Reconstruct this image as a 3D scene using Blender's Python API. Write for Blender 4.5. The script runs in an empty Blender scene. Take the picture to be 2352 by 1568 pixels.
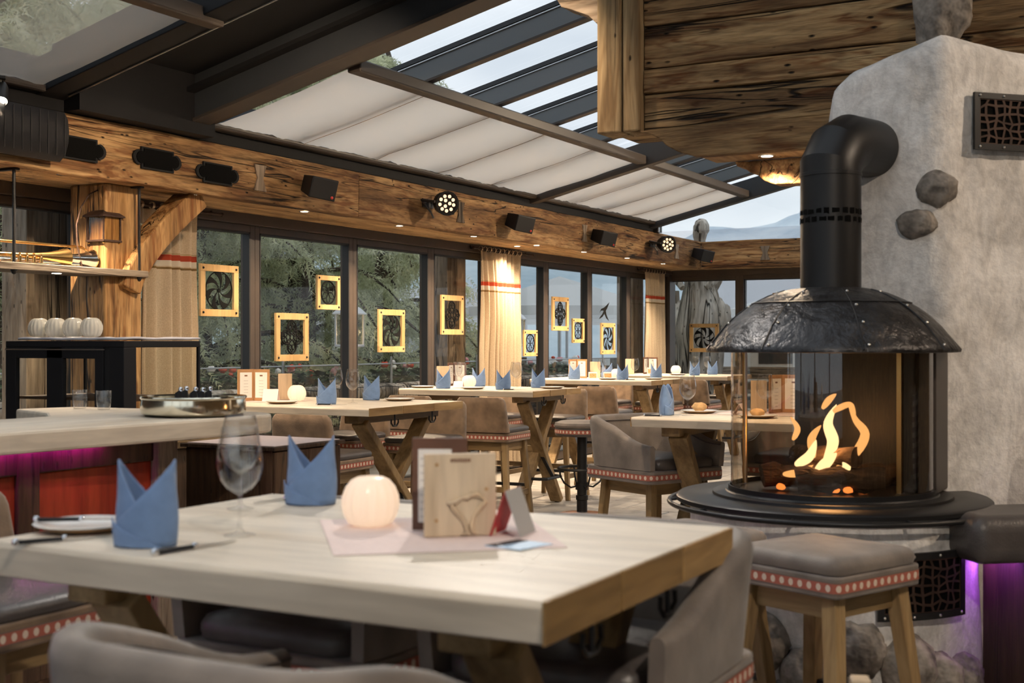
import bpy, math, random
from mathutils import Vector, Matrix, noise
PI = math.pi
SC = bpy.context.scene
COL = SC.collection

# ------------------------------------------------------------------ camera, world, exposure
cam_d = bpy.data.cameras.new('camera')
cam = bpy.data.objects.new('camera', cam_d); COL.objects.link(cam)
cam.location = (0, 0, 1.47)
cam.rotation_euler = (PI/2, 0, math.radians(28.5))
cam_d.sensor_width = 36.0
cam_d.lens = 36.0*2900/2352
cam_d.shift_y = 2.0/2352
cam_d.clip_start = 0.05; cam_d.clip_end = 3000
cam_d.dof.use_dof = True
cam_d.dof.focus_distance = 10.0
cam_d.dof.aperture_fstop = 4.2
SC.camera = cam
SC.view_settings.view_transform = 'Standard'
SC.view_settings.look = 'None'
SC.view_settings.gamma = 1.0
SC.view_settings.use_curve_mapping = False
SC.view_settings.exposure = 0.55
SC.cycles.transparent_max_bounces = 18
SC.cycles.max_bounces = 6
SC.cycles.glossy_bounces = 3
SC.cycles.diffuse_bounces = 4
SC.cycles.transmission_bounces = 5
SC.cycles.use_adaptive_sampling = True
SC.cycles.adaptive_threshold = 0.10
SC.cycles.adaptive_min_samples = 12
SC.cycles.sample_clamp_indirect = 6.0
SC.cycles.caustics_reflective = False
SC.cycles.caustics_refractive = False

world = bpy.data.worlds.new('overcast_sky'); SC.world = world
world.use_nodes = True
wt = world.node_tree; wt.nodes.clear()
wo = wt.nodes.new('ShaderNodeOutputWorld'); wb = wt.nodes.new('ShaderNodeBackground')
wc = wt.nodes.new('ShaderNodeTexCoord'); wm = wt.nodes.new('ShaderNodeMapping')
wm.inputs['Scale'].default_value = (1.2, 1.2, 4.0)
wn = wt.nodes.new('ShaderNodeTexNoise'); wn.inputs['Scale'].default_value = 3.0; wn.inputs['Detail'].default_value = 3
wr = wt.nodes.new('ShaderNodeValToRGB')
wr.color_ramp.elements[0].position = 0.32; wr.color_ramp.elements[0].color = (0.60, 0.66, 0.73, 1)
wr.color_ramp.elements[1].position = 0.68; wr.color_ramp.elements[1].color = (0.84, 0.88, 0.92, 1)
wt.links.new(wc.outputs['Generated'], wm.inputs[0]); wt.links.new(wm.outputs[0], wn.inputs[0])
wt.links.new(wn.outputs['Fac'], wr.inputs[0]); wt.links.new(wr.outputs[0], wb.inputs[0])
wb.inputs[1].default_value = 0.85
wt.links.new(wb.outputs[0], wo.inputs[0])

# ------------------------------------------------------------------ node materials
class NT:
    def __init__(s, name):
        s.m = bpy.data.materials.new(name); s.m.use_nodes = True
        s.t = s.m.node_tree; s.t.nodes.clear()
        s.out = s.n('OutputMaterial')
    def n(s, typ, **kw):
        nd = s.t.nodes.new('ShaderNode' + typ)
        for k, v in kw.items(): setattr(nd, k, v)
        return nd
    def l(s, a, b): s.t.links.new(a, b)
    def set(s, sock, v):
        if hasattr(v, 'is_linked') or isinstance(v, bpy.types.NodeSocket): s.l(v, sock)
        else: sock.default_value = v
    def coords(s, scale=(1, 1, 1), kind='Object', rnd=True):
        tc = s.n('TexCoord'); mp = s.n('Mapping')
        mp.inputs['Scale'].default_value = scale
        src = tc.outputs[kind]
        if rnd:
            oi = s.n('ObjectInfo'); vm = s.n('VectorMath', operation='ADD')
            mu = s.n('Math', operation='MULTIPLY'); mu.inputs[1].default_value = 37.0
            s.l(oi.outputs['Random'], mu.inputs[0]); s.l(src, vm.inputs[0]); s.l(mu.outputs[0], vm.inputs[1]); src = vm.outputs[0]
        s.l(src, mp.inputs[0]); return mp.outputs[0]
    def noise(s, vec, scale, detail=5, rough=0.55, dist=0.0):
        nd = s.n('TexNoise'); nd.inputs['Scale'].default_value = scale; nd.inputs['Detail'].default_value = detail
        nd.inputs['Roughness'].default_value = rough; nd.inputs['Distortion'].default_value = dist
        s.l(vec, nd.inputs['Vector']); return nd.outputs['Fac']
    def ramp(s, fac, stops):
        r = s.n('ValToRGB'); cr = r.color_ramp
        while len(cr.elements) < len(stops): cr.elements.new(0.5)
        for e, (p, c) in zip(cr.elements, stops):
            e.position = p; e.color = (c, c, c, 1) if isinstance(c, (int, float)) else (*c, 1)
        s.l(fac, r.inputs[0]); return r.outputs[0]
    def mix(s, fac, a, b, blend='MIX'):
        m = s.n('MixRGB', blend_type=blend)
        s.set(m.inputs[0], fac)
        for i, v in ((1, a), (2, b)):
            if isinstance(v, tuple): m.inputs[i].default_value = (*v, 1)
            else: s.set(m.inputs[i], v)
        return m.outputs[0]
    def math(s, op, a, b=0.0):
        m = s.n('Math', operation=op); s.set(m.inputs[0], a); s.set(m.inputs[1], b); return m.outputs[0]
    def bump(s, h, strength=0.3, dist=0.02):
        b = s.n('Bump'); b.inputs['Strength'].default_value = strength; b.inputs['Distance'].default_value = dist
        s.l(h, b.inputs['Height']); return b.outputs[0]
    def bsdf(s, color, rough=0.5, metal=0.0, bump=None, spec=0.5, sheen=0.0, emit=None, estr=0.0, alpha=None):
        p = s.n('BsdfPrincipled')
        if isinstance(color, tuple): p.inputs['Base Color'].default_value = (*color, 1)
        else: s.l(color, p.inputs['Base Color'])
        s.set(p.inputs['Roughness'], rough); p.inputs['Metallic'].default_value = metal
        p.inputs['Specular IOR Level'].default_value = spec
        if sheen: p.inputs['Sheen Weight'].default_value = sheen
        if emit: p.inputs['Emission Color'].default_value = (*emit, 1); p.inputs['Emission Strength'].default_value = estr
        if bump is not None: s.l(bump, p.inputs['Normal'])
        return p.outputs[0]
    def done(s, sh): s.l(sh, s.out.inputs[0]); return s.m

M = {}
def plain(name, color, rough=0.5, metal=0.0, spec=0.5, sheen=0.0, var=0.0, vscale=8.0, bump=0.0, bscale=60.0):
    t = NT(name); c = color; b = None
    if var or bump: vec = t.coords()
    if var:
        f = t.noise(vec, vscale, 2)
        c = t.ramp(f, [(0.3, tuple(x*(1-var) for x in color)), (0.7, tuple(min(1, x*(1+var)) for x in color))])
    if bump: b = t.bump(t.noise(vec, bscale, 1), bump, 0.01)
    M[name] = t.done(t.bsdf(c, rough, metal, b, spec, sheen)); return M[name]

AX = {'X': (0.12, 1, 1), 'Y': (1, 0.12, 1), 'Z': (1, 1, 0.12)}
def wood(name, dark, mid, light, axis='X', scale=14.0, rough=0.6, cracks=0.0, bump=0.25, spec=0.3, streak=0.5):
    t = NT(name); v = t.coords(AX[axis])
    big = t.noise(v, scale*0.30, 2, 0.6, 0.8); med = t.noise(v, scale*0.9, 3, 0.65, 1.2); fine = t.noise(v, scale*3.0, 2, 0.7)
    c = t.ramp(big, [(0.30, dark), (0.48, mid), (0.70, light)])
    c = t.mix(streak, c, t.ramp(med, [(0.36, tuple(x*0.35/max(dark) for x in dark)), (0.52, (1, 1, 1)), (0.75, (1.12, 1.12, 1.12))]), 'MULTIPLY')
    c = t.mix(0.55*streak+0.2, c, t.ramp(fine, [(0.33, 0.45), (0.6, 1.08)]), 'MULTIPLY')
    oi = t.n('ObjectInfo'); br = t.n('MapRange'); br.inputs['To Min'].default_value = 0.82; br.inputs['To Max'].default_value = 1.15
    t.l(oi.outputs['Random'], br.inputs['Value']); c = t.mix(1.0, c, br.outputs[0], 'MULTIPLY')
    h = fine if not cracks else t.math('ADD', fine, med)
    if cracks:
        v2 = t.coords(tuple(x*0.4 if x < 1 else x for x in AX[axis]))
        ck = t.noise(v2, scale*0.8, 2, 0.5, 0.7)
        k = t.ramp(ck, [(0.482, 0.0), (0.496, 1.0), (0.504, 1.0), (0.518, 0.0)])
        pat = t.noise(v, scale*0.25, 0); k = t.math('MULTIPLY', k, t.ramp(pat, [(0.40, 0.0), (0.55, 1.0)]))
        kn = t.n('TexVoronoi'); kn.inputs['Scale'].default_value = 7.0; t.l(t.coords(tuple(0.45 if x < 1 else 1.0 for x in AX[axis])), kn.inputs['Vector'])
        knot = t.ramp(kn.outputs['Distance'], [(0.05, 1.0), (0.14, 0.0)])
        sp = t.n('SeparateColor'); t.l(kn.outputs['Color'], sp.inputs[0]); knot = t.math('MULTIPLY', knot, t.math('GREATER_THAN', sp.outputs[0], 0.6))
        k = t.math('MAXIMUM', k, t.math('MULTIPLY', knot, 0.8))
        sv = t.n('TexVoronoi'); sv.inputs['Scale'].default_value = 26.0; t.l(t.coords(tuple(0.4 if x < 1 else 1.0 for x in AX[axis])), sv.inputs['Vector'])
        s2 = t.n('SeparateColor'); t.l(sv.outputs['Color'], s2.inputs[0])
        k = t.math('MAXIMUM', k, t.math('MULTIPLY', t.ramp(sv.outputs['Distance'], [(0.08, 1.0), (0.20, 0.0)]), t.math('GREATER_THAN', s2.outputs[0], 0.72)))
        c = t.mix(t.math('MULTIPLY', k, cracks), c, tuple(x*0.12 for x in dark))
        h = t.math('SUBTRACT', h, t.math('MULTIPLY', k, 2.0))
    M[name] = t.done(t.bsdf(c, rough, 0, t.bump(h, bump, 0.012), spec)); return M[name]

for a in 'XYZ':
    wood('hewn_timber_'+a, (0.10, 0.050, 0.020), (0.28, 0.155, 0.064), (0.45, 0.28, 0.13), a, 15, 0.75, 1.0, 0.7, streak=0.8)
    wood('table_oak_'+a, (0.55, 0.47, 0.365), (0.67, 0.595, 0.485), (0.73, 0.665, 0.56), a, 8, 0.40, 0.0, 0.08, 0.45, streak=0.12)
    wood('leg_oak_'+a, (0.17, 0.108, 0.048), (0.28, 0.185, 0.085), (0.38, 0.265, 0.135), a, 12, 0.5, 0.0, 0.1, streak=0.35)
    wood('weathered_timber_'+a, (0.15, 0.115, 0.085), (0.25, 0.195, 0.145), (0.36, 0.30, 0.235), a, 10, 0.8, 0.9, 0.5, streak=0.6)
wood('shaded_edge_oak', (0.22, 0.13, 0.048), (0.34, 0.21, 0.085), (0.44, 0.29, 0.13), 'Y', 9, 0.5, 0.0, 0.15, streak=0.4)
wood('soffit_timber', (0.36, 0.215, 0.095), (0.54, 0.345, 0.165), (0.68, 0.47, 0.255), 'Y', 10, 0.7, 0.9, 0.3, streak=0.5)
wood('bright_timber_Z', (0.20, 0.10, 0.034), (0.40, 0.22, 0.085), (0.57, 0.35, 0.155), 'Z', 13, 0.65, 1.0, 0.5, streak=0.75)
wood('bright_timber_Y', (0.20, 0.10, 0.034), (0.40, 0.22, 0.085), (0.57, 0.35, 0.155), 'Y', 13, 0.65, 1.0, 0.5, streak=0.75)
wood('panel_timber_X', (0.085, 0.046, 0.021), (0.27, 0.165, 0.075), (0.50, 0.345, 0.175), 'X', 15, 0.8, 1.0, 1.0, streak=0.9)
wood('panel_timber_Z', (0.20, 0.135, 0.068), (0.34, 0.24, 0.128), (0.47, 0.355, 0.205), 'Z', 9, 0.8, 1.0, 0.6, streak=0.6)
wood('frame_pine_Z', (0.52, 0.32, 0.125), (0.62, 0.40, 0.17), (0.68, 0.46, 0.21), 'Z', 10, 0.55, 0.0, 0.05, streak=0.15)
wood('holder_pine', (0.56, 0.42, 0.27), (0.66, 0.52, 0.36), (0.72, 0.59, 0.43), 'Z', 12, 0.5, 0.0, 0.05, streak=0.2)
wood('dark_cabinet_wood', (0.035, 0.020, 0.011), (0.085, 0.048, 0.026), (0.14, 0.085, 0.048), 'Z', 12, 0.6, 0.5, 0.3)
wood('red_panel_wood', (0.17, 0.018, 0.008), (0.30, 0.036, 0.014), (0.40, 0.065, 0.024), 'Z', 8, 0.4, 0.0, 0.1, streak=0.3)
wood('bark', (0.045, 0.034, 0.027), (0.095, 0.072, 0.056), (0.17, 0.13, 0.105), 'Z', 20, 0.9, 0.5, 0.8)
wood('statue_wood', (0.16, 0.135, 0.105), (0.50, 0.44, 0.37), (0.74, 0.69, 0.62), 'Z', 5, 0.85, 1.0, 1.0, streak=0.9)
wood('charred_log', (0.010, 0.008, 0.006), (0.035, 0.022, 0.015), (0.10, 0.060, 0.035), 'X', 14, 0.9, 0.5, 0.8)
wood('split_log', (0.30, 0.21, 0.12), (0.46, 0.35, 0.22), (0.60, 0.50, 0.36), 'X', 14, 0.8, 0.4, 0.5)

plain('bronze_frame', (0.060, 0.043, 0.032), 0.45, 0.0, 0.5, var=0.1)
plain('dark_seal', (0.012, 0.012, 0.013), 0.5)
plain('anthracite', (0.030, 0.033, 0.037), 0.5, 0.0, 0.35, bump=0.1, bscale=300)
plain('joist_grey', (0.13, 0.145, 0.155), 0.45, 0.0, 0.4)
plain('roof_black', (0.010, 0.010, 0.011), 0.7, 0, 0.2)
plain('brown_alu', (0.048, 0.038, 0.031), 0.45, 0.0, 0.4)
plain('void_black', (0.002, 0.002, 0.002), 0.9, 0, 0.1)
plain('black_metal', (0.017, 0.017, 0.018), 0.42, 0.4)
plain('black_plastic', (0.012, 0.012, 0.014), 0.6, 0, 0.25, bump=0.05, bscale=500)
plain('rusty_metal', (0.055, 0.030, 0.021), 0.65, 0.4, var=0.4, vscale=20)
plain('chrome', (0.82, 0.82, 0.84), 0.12, 1.0)
plain('steel', (0.62, 0.60, 0.56), 0.28, 1.0)
plain('brass', (0.86, 0.55, 0.22), 0.18, 1.0)
plain('silver', (0.86, 0.84, 0.82), 0.15, 1.0)
plain('champagne', (0.80, 0.73, 0.58), 0.14, 1.0)
plain('copper', (0.52, 0.24, 0.11), 0.35, 1.0)
plain('gold_tube', (0.62, 0.42, 0.18), 0.3, 1.0)
plain('leather_dark', (0.072, 0.062, 0.058), 0.40, 0, 0.5, var=0.25, vscale=9, bump=0.15, bscale=120)
plain('leather_grey', (0.185, 0.155, 0.132), 0.62, 0, 0.35, 0.2, var=0.28, vscale=8, bump=0.12, bscale=150)
plain('leather_brown', (0.215, 0.145, 0.092), 0.70, 0, 0.3, 0.2, var=0.32, vscale=9, bump=0.12, bscale=150)
plain('napkin_blue', (0.150, 0.245, 0.440), 0.85, 0, 0.2, 0.3, var=0.08, vscale=30, bump=0.25, bscale=500)
plain('porcelain', (0.80, 0.80, 0.79), 0.15, 0, 0.5)
plain('plate_wood', (0.40, 0.25, 0.12), 0.5, var=0.2)
plain('bread', (0.62, 0.38, 0.17), 0.8, var=0.25, vscale=25)
plain('menu_leather', (0.115, 0.050, 0.028), 0.55, var=0.15)
plain('menu_tan', (0.42, 0.23, 0.105), 0.55, var=0.15)
plain('paper', (0.78, 0.76, 0.72), 0.8)
plain('paper_pink', (0.76, 0.62, 0.58), 0.85, var=0.04, vscale=60)
plain('paper_grey', (0.42, 0.41, 0.40), 0.8)
plain('print_red', (0.55, 0.03, 0.035), 0.6)
plain('print_dark', (0.05, 0.04, 0.04), 0.7)
plain('print_blue', (0.45, 0.62, 0.80), 0.5)
plain('print_brown', (0.20, 0.10, 0.06), 0.7)
plain('print_orange', (0.75, 0.25, 0.10), 0.7, var=0.5, vscale=80)
plain('cloth_grey', (0.52, 0.52, 0.58), 0.9, var=0.08)
plain('stone', (0.23, 0.205, 0.18), 0.9, var=0.55, vscale=18, bump=0.7, bscale=40)
plain('slate', (0.035, 0.040, 0.048), 0.55, var=0.2)
plain('mortar', (0.27, 0.25, 0.22), 0.95, bump=0.3)
plain('cabin_wall', (0.55, 0.55, 0.55), 0.9)
plain('cabin_roof', (0.42, 0.43, 0.46), 0.8)
plain('rail_steel', (0.5, 0.52, 0.55), 0.35, 0.8)
plain('net_black', (0.02, 0.02, 0.022), 0.8)
plain('leaf_green', (0.06, 0.10, 0.035), 0.8, var=0.3)
plain('blossom_red', (0.75, 0.09, 0.04), 0.7, var=0.2)
plain('blossom_white', (0.85, 0.82, 0.80), 0.7)
plain('blossom_pink', (0.72, 0.30, 0.32), 0.7)
plain('lamp_white', (0.72, 0.73, 0.76), 0.4)
plain('terrace_stone', (0.30, 0.29, 0.27), 0.9, var=0.2, vscale=1.5)
plain('bird_black', (0.007, 0.007, 0.007), 0.8, 0, 0.15)
plain('moss_rug', (0.045, 0.05, 0.04), 0.95, var=0.3, vscale=30, bump=0.5)
plain('red_dot', (0.6, 0.05, 0.04), 0.5)

def thin_glass(name, tint, refl=1.0, base=0.07, rough=0.0, body=0.0, bodycol=(1, 1, 1)):
    """a sheet of glass: clear with a grazing-angle reflection that is the same from both sides"""
    t = NT(name)
    tr = t.n('BsdfTransparent'); tr.inputs[0].default_value = (*tint, 1)
    gl = t.n('BsdfGlossy'); gl.inputs['Roughness'].default_value = rough
    lw = t.n('LayerWeight'); lw.inputs[0].default_value = 0.5
    f = t.math('MULTIPLY', t.math('ADD', t.math('MULTIPLY', t.math('POWER', lw.outputs['Facing'], 5.0), 0.90), base), refl)
    mx = t.n('MixShader'); t.l(f, mx.inputs[0])
    t.l(tr.outputs[0], mx.inputs[1]); t.l(gl.outputs[0], mx.inputs[2]); o = mx.outputs[0]
    if body:
        d = t.n('BsdfDiffuse'); d.inputs[0].default_value = (*bodycol, 1)
        m2 = t.n('MixShader'); m2.inputs[0].default_value = body; t.l(o, m2.inputs[1]); t.l(d.outputs[0], m2.inputs[2]); o = m2.outputs[0]
    M[name] = t.done(o)
thin_glass('window_glass', (0.95, 0.97, 0.96), 0.7, 0.05)
thin_glass('roof_glass', (0.95, 0.97, 0.98), 0.35)
thin_glass('fire_glass', (0.84, 0.77, 0.68), 1.2)
thin_glass('rail_glass', (0.92, 0.95, 0.95), 0.8, body=0.05)
thin_glass('wine_glass', (0.985, 0.985, 0.98), 1.25, 0.055)
thin_glass('lantern_glass', (0.90, 0.84, 0.72), 0.8)

def translucent(name, col, tl, trans=0.0):
    t = NT(name)
    d = t.n('BsdfDiffuse'); d.inputs[0].default_value = (*col, 1)
    k = t.n('BsdfTranslucent'); k.inputs[0].default_value = (*col, 1)
    m = t.n('MixShader'); m.inputs[0].default_value = tl; t.l(d.outputs[0], m.inputs[1]); t.l(k.outputs[0], m.inputs[2]); o = m.outputs[0]
    if trans:
        tp = t.n('BsdfTransparent'); m2 = t.n('MixShader'); m2.inputs[0].default_value = trans
        t.l(o, m2.inputs[1]); t.l(tp.outputs[0], m2.inputs[2]); o = m2.outputs[0]
    M[name] = t.done(o)
translucent('shade_fabric', (0.90, 0.775, 0.645), 0.68)
translucent('screen_fabric', (0.62, 0.54, 0.46), 0.45, 0.50)
translucent('parasol_white', (0.88, 0.89, 0.90), 0.5)

def emission(name, col, strength):
    t = NT(name); e = t.n('Emission'); e.inputs[0].default_value = (*col, 1); e.inputs[1].default_value = strength
    M[name] = t.done(e.outputs[0])
emission('spot_glow', (1.0, 0.86, 0.68), 14.0)
emission('par_glow', (1.0, 0.62, 0.32), 1.5)
emission('lantern_glow', (1.0, 0.72, 0.38), 5.0)
emission('candle_glow', (1.0, 0.80, 0.58), 0.8)
emission('fairy_glow', (1.0, 0.78, 0.45), 6.0)
emission('flame_core', (1.0, 0.66, 0.33), 1.5)
emission('flame_outer', (1.0, 0.48, 0.16), 0.95)
emission('ember', (1.0, 0.25, 0.05), 1.2)
emission('led_magenta', (0.70, 0.01, 0.62), 15.0)
emission('led_violet', (0.55, 0.12, 1.0), 9.0)

def globe_mat():
    t = NT('globe_glass')
    d = t.bsdf((0.88, 0.84, 0.81), 0.22, 0, None, 0.5, emit=(1.0, 0.84, 0.70), estr=0.02)
    k = t.n('BsdfTranslucent'); k.inputs[0].default_value = (0.95, 0.88, 0.80, 1)
    m = t.n('MixShader'); m.inputs[0].default_value = 0.45; t.l(d, m.inputs[1]); t.l(k.outputs[0], m.inputs[2])
    M['globe_glass'] = t.done(m.outputs[0])
    t = NT('globe_unlit')
    d = t.bsdf((0.70, 0.68, 0.60), 0.2)
    k = t.n('BsdfTransparent'); k.inputs[0].default_value = (0.9, 0.88, 0.82, 1)
    m = t.n('MixShader'); m.inputs[0].default_value = 0.3; t.l(d, m.inputs[1]); t.l(k.outputs[0], m.inputs[2])
    M['globe_unlit'] = t.done(m.outputs[0])
globe_mat()

def stucco_mat():
    t = NT('stucco'); v = t.coords()
    f = t.noise(v, 2.2, 3, 0.6, 0.8); g = t.noise(v, 26, 3, 0.65)
    c = t.ramp(f, [(0.3, (0.58, 0.56, 0.535)), (0.5, (0.80, 0.78, 0.755)), (0.7, (0.90, 0.885, 0.865))])
    b2 = t.noise(t.coords((1.0, 1.0, 0.45)), 11, 4, 0.7, 1.5)
    c = t.mix(0.5, c, t.ramp(b2, [(0.34, 0.62), (0.58, 1.06)]), 'MULTIPLY')
    c = t.mix(0.45, c, t.ramp(g, [(0.3, 0.7), (0.6, 1.05)]), 'MULTIPLY')
    h = t.math('ADD', t.math('MULTIPLY', f, 1.2), t.math('MULTIPLY', g, 0.5))
    M['stucco'] = t.done(t.bsdf(c, 0.9, 0, t.bump(h, 0.45, 0.03), 0.2))
stucco_mat()
def hood_mat():
    t = NT('hammered_iron'); v = t.coords((1, 1, 1), rnd=False)
    f = t.noise(v, 7, 5, 0.6, 0.6); g = t.noise(v, 22, 4, 0.6)
    c = t.ramp(f, [(0.3, (0.020, 0.018, 0.018)), (0.55, (0.055, 0.056, 0.06)), (0.75, (0.11, 0.10, 0.095))])
    r = t.ramp(g, [(0.3, 0.28), (0.7, 0.5)])
    M['hammered_iron'] = t.done(t.bsdf(c, r, 0.75, t.bump(t.math('ADD', f, t.math('MULTIPLY', g, 0.6)), 0.5, 0.03), 0.5))
hood_mat()
def ribbon_mat():
    t = NT('ribbon'); tc = t.n('TexCoord'); sp = t.n('SeparateXYZ'); t.l(tc.outputs['UV'], sp.inputs[0])
    fu = t.math('FRACT', sp.outputs[0]); du = t.math('SUBTRACT', fu, 0.5); dv = t.math('SUBTRACT', sp.outputs[1], 0.5)
    du2 = t.math('MULTIPLY', du, du); dv2 = t.math('MULTIPLY', t.math('MULTIPLY', dv, dv), 0.75)
    dot = t.math('LESS_THAN', t.math('ADD', du2, dv2), 0.065)
    bar = t.math('LESS_THAN', t.math('ABSOLUTE', dv), 0.40)
    c = t.mix(bar, (0.17, 0.13, 0.11), (0.38, 0.12, 0.085)); c = t.mix(dot, c, (0.66, 0.55, 0.45))
    M['ribbon'] = t.done(t.bsdf(c, 0.8, 0, None, 0.2))
ribbon_mat()
def curtain_mat():
    t = NT('curtain_linen'); tc = t.n('TexCoord'); sp = t.n('SeparateXYZ'); t.l(tc.outputs['Object'], sp.inputs[0])
    z = sp.outputs[2]
    def band(a, b): return t.math('MULTIPLY', t.math('GREATER_THAN', z, a), t.math('LESS_THAN', z, b))
    v = t.coords((1, 1, 1)); f = t.noise(v, 120, 1)
    c = t.ramp(f, [(0.3, (0.58, 0.46, 0.32)), (0.7, (0.70, 0.58, 0.42))])
    c = t.mix(band(2.098, 2.142), c, (0.50, 0.085, 0.045))
    c = t.mix(band(2.055, 2.098), c, (0.74, 0.66, 0.54))
    c = t.mix(band(2.030, 2.046), c, (0.24, 0.15, 0.06)); c = t.mix(band(2.146, 2.154), c, (0.45, 0.33, 0.18))
    d = t.n('BsdfDiffuse'); t.l(c, d.inputs[0]); k = t.n('BsdfTranslucent'); t.l(c, k.inputs[0])
    m = t.n('MixShader'); m.inputs[0].default_value = 0.35; t.l(d.outputs[0], m.inputs[1]); t.l(k.outputs[0], m.inputs[2])
    M['curtain_linen'] = t.done(m.outputs[0])
curtain_mat()
def tile_mat():
    t = NT('stone_tile'); v = t.coords((1, 1, 1))
    f = t.noise(v, 4, 3, 0.6, 0.5)
    c = t.ramp(f, [(0.3, (0.24, 0.22, 0.195)), (0.55, (0.38, 0.355, 0.32)), (0.75, (0.47, 0.44, 0.40))])
    M['stone_tile'] = t.done(t.bsdf(c, 0.55, 0, t.bump(f, 0.2, 0.01), 0.4))
tile_mat()
def needle_mat(name, a, b):
    t = NT(name); v = t.coords((1, 1, 1)); f = t.noise(v, 1.6, 1)
    c = t.ramp(f, [(0.35, a), (0.65, b)])
    d = t.n('BsdfDiffuse'); t.l(c, d.inputs[0]); k = t.n('BsdfTranslucent'); t.l(c, k.inputs[0])
    m = t.n('MixShader'); m.inputs[0].default_value = 0.5; t.l(d.outputs[0], m.inputs[1]); t.l(k.outputs[0], m.inputs[2])
    M[name] = t.done(m.outputs[0])
needle_mat('needles', (0.50, 0.53, 0.35), (0.82, 0.83, 0.62))
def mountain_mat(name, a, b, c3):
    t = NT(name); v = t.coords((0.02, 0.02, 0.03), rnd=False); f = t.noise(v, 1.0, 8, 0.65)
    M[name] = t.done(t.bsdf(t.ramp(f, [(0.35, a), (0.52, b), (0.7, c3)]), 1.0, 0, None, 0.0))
mountain_mat('hazed_forest', (0.28, 0.36, 0.41), (0.42, 0.50, 0.55), (0.58, 0.65, 0.68))  # blue-grey puts the distance haze into the base colour
mountain_mat('hazed_rock', (0.42, 0.50, 0.58), (0.55, 0.63, 0.70), (0.70, 0.76, 0.80))
def stripe_mat():
    t = NT('knit_stripes'); tc = t.n('TexCoord'); sp = t.n('SeparateXYZ'); t.l(tc.outputs['Object'], sp.inputs[0])
    w = t.math('FRACT', t.math('MULTIPLY', sp.outputs[2], 22.0))
    c = t.mix(t.math('LESS_THAN', w, 0.5), (0.55, 0.49, 0.42), (0.14, 0.085, 0.065))
    M['knit_stripes'] = t.done(t.bsdf(c, 0.95))
stripe_mat()

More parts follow.
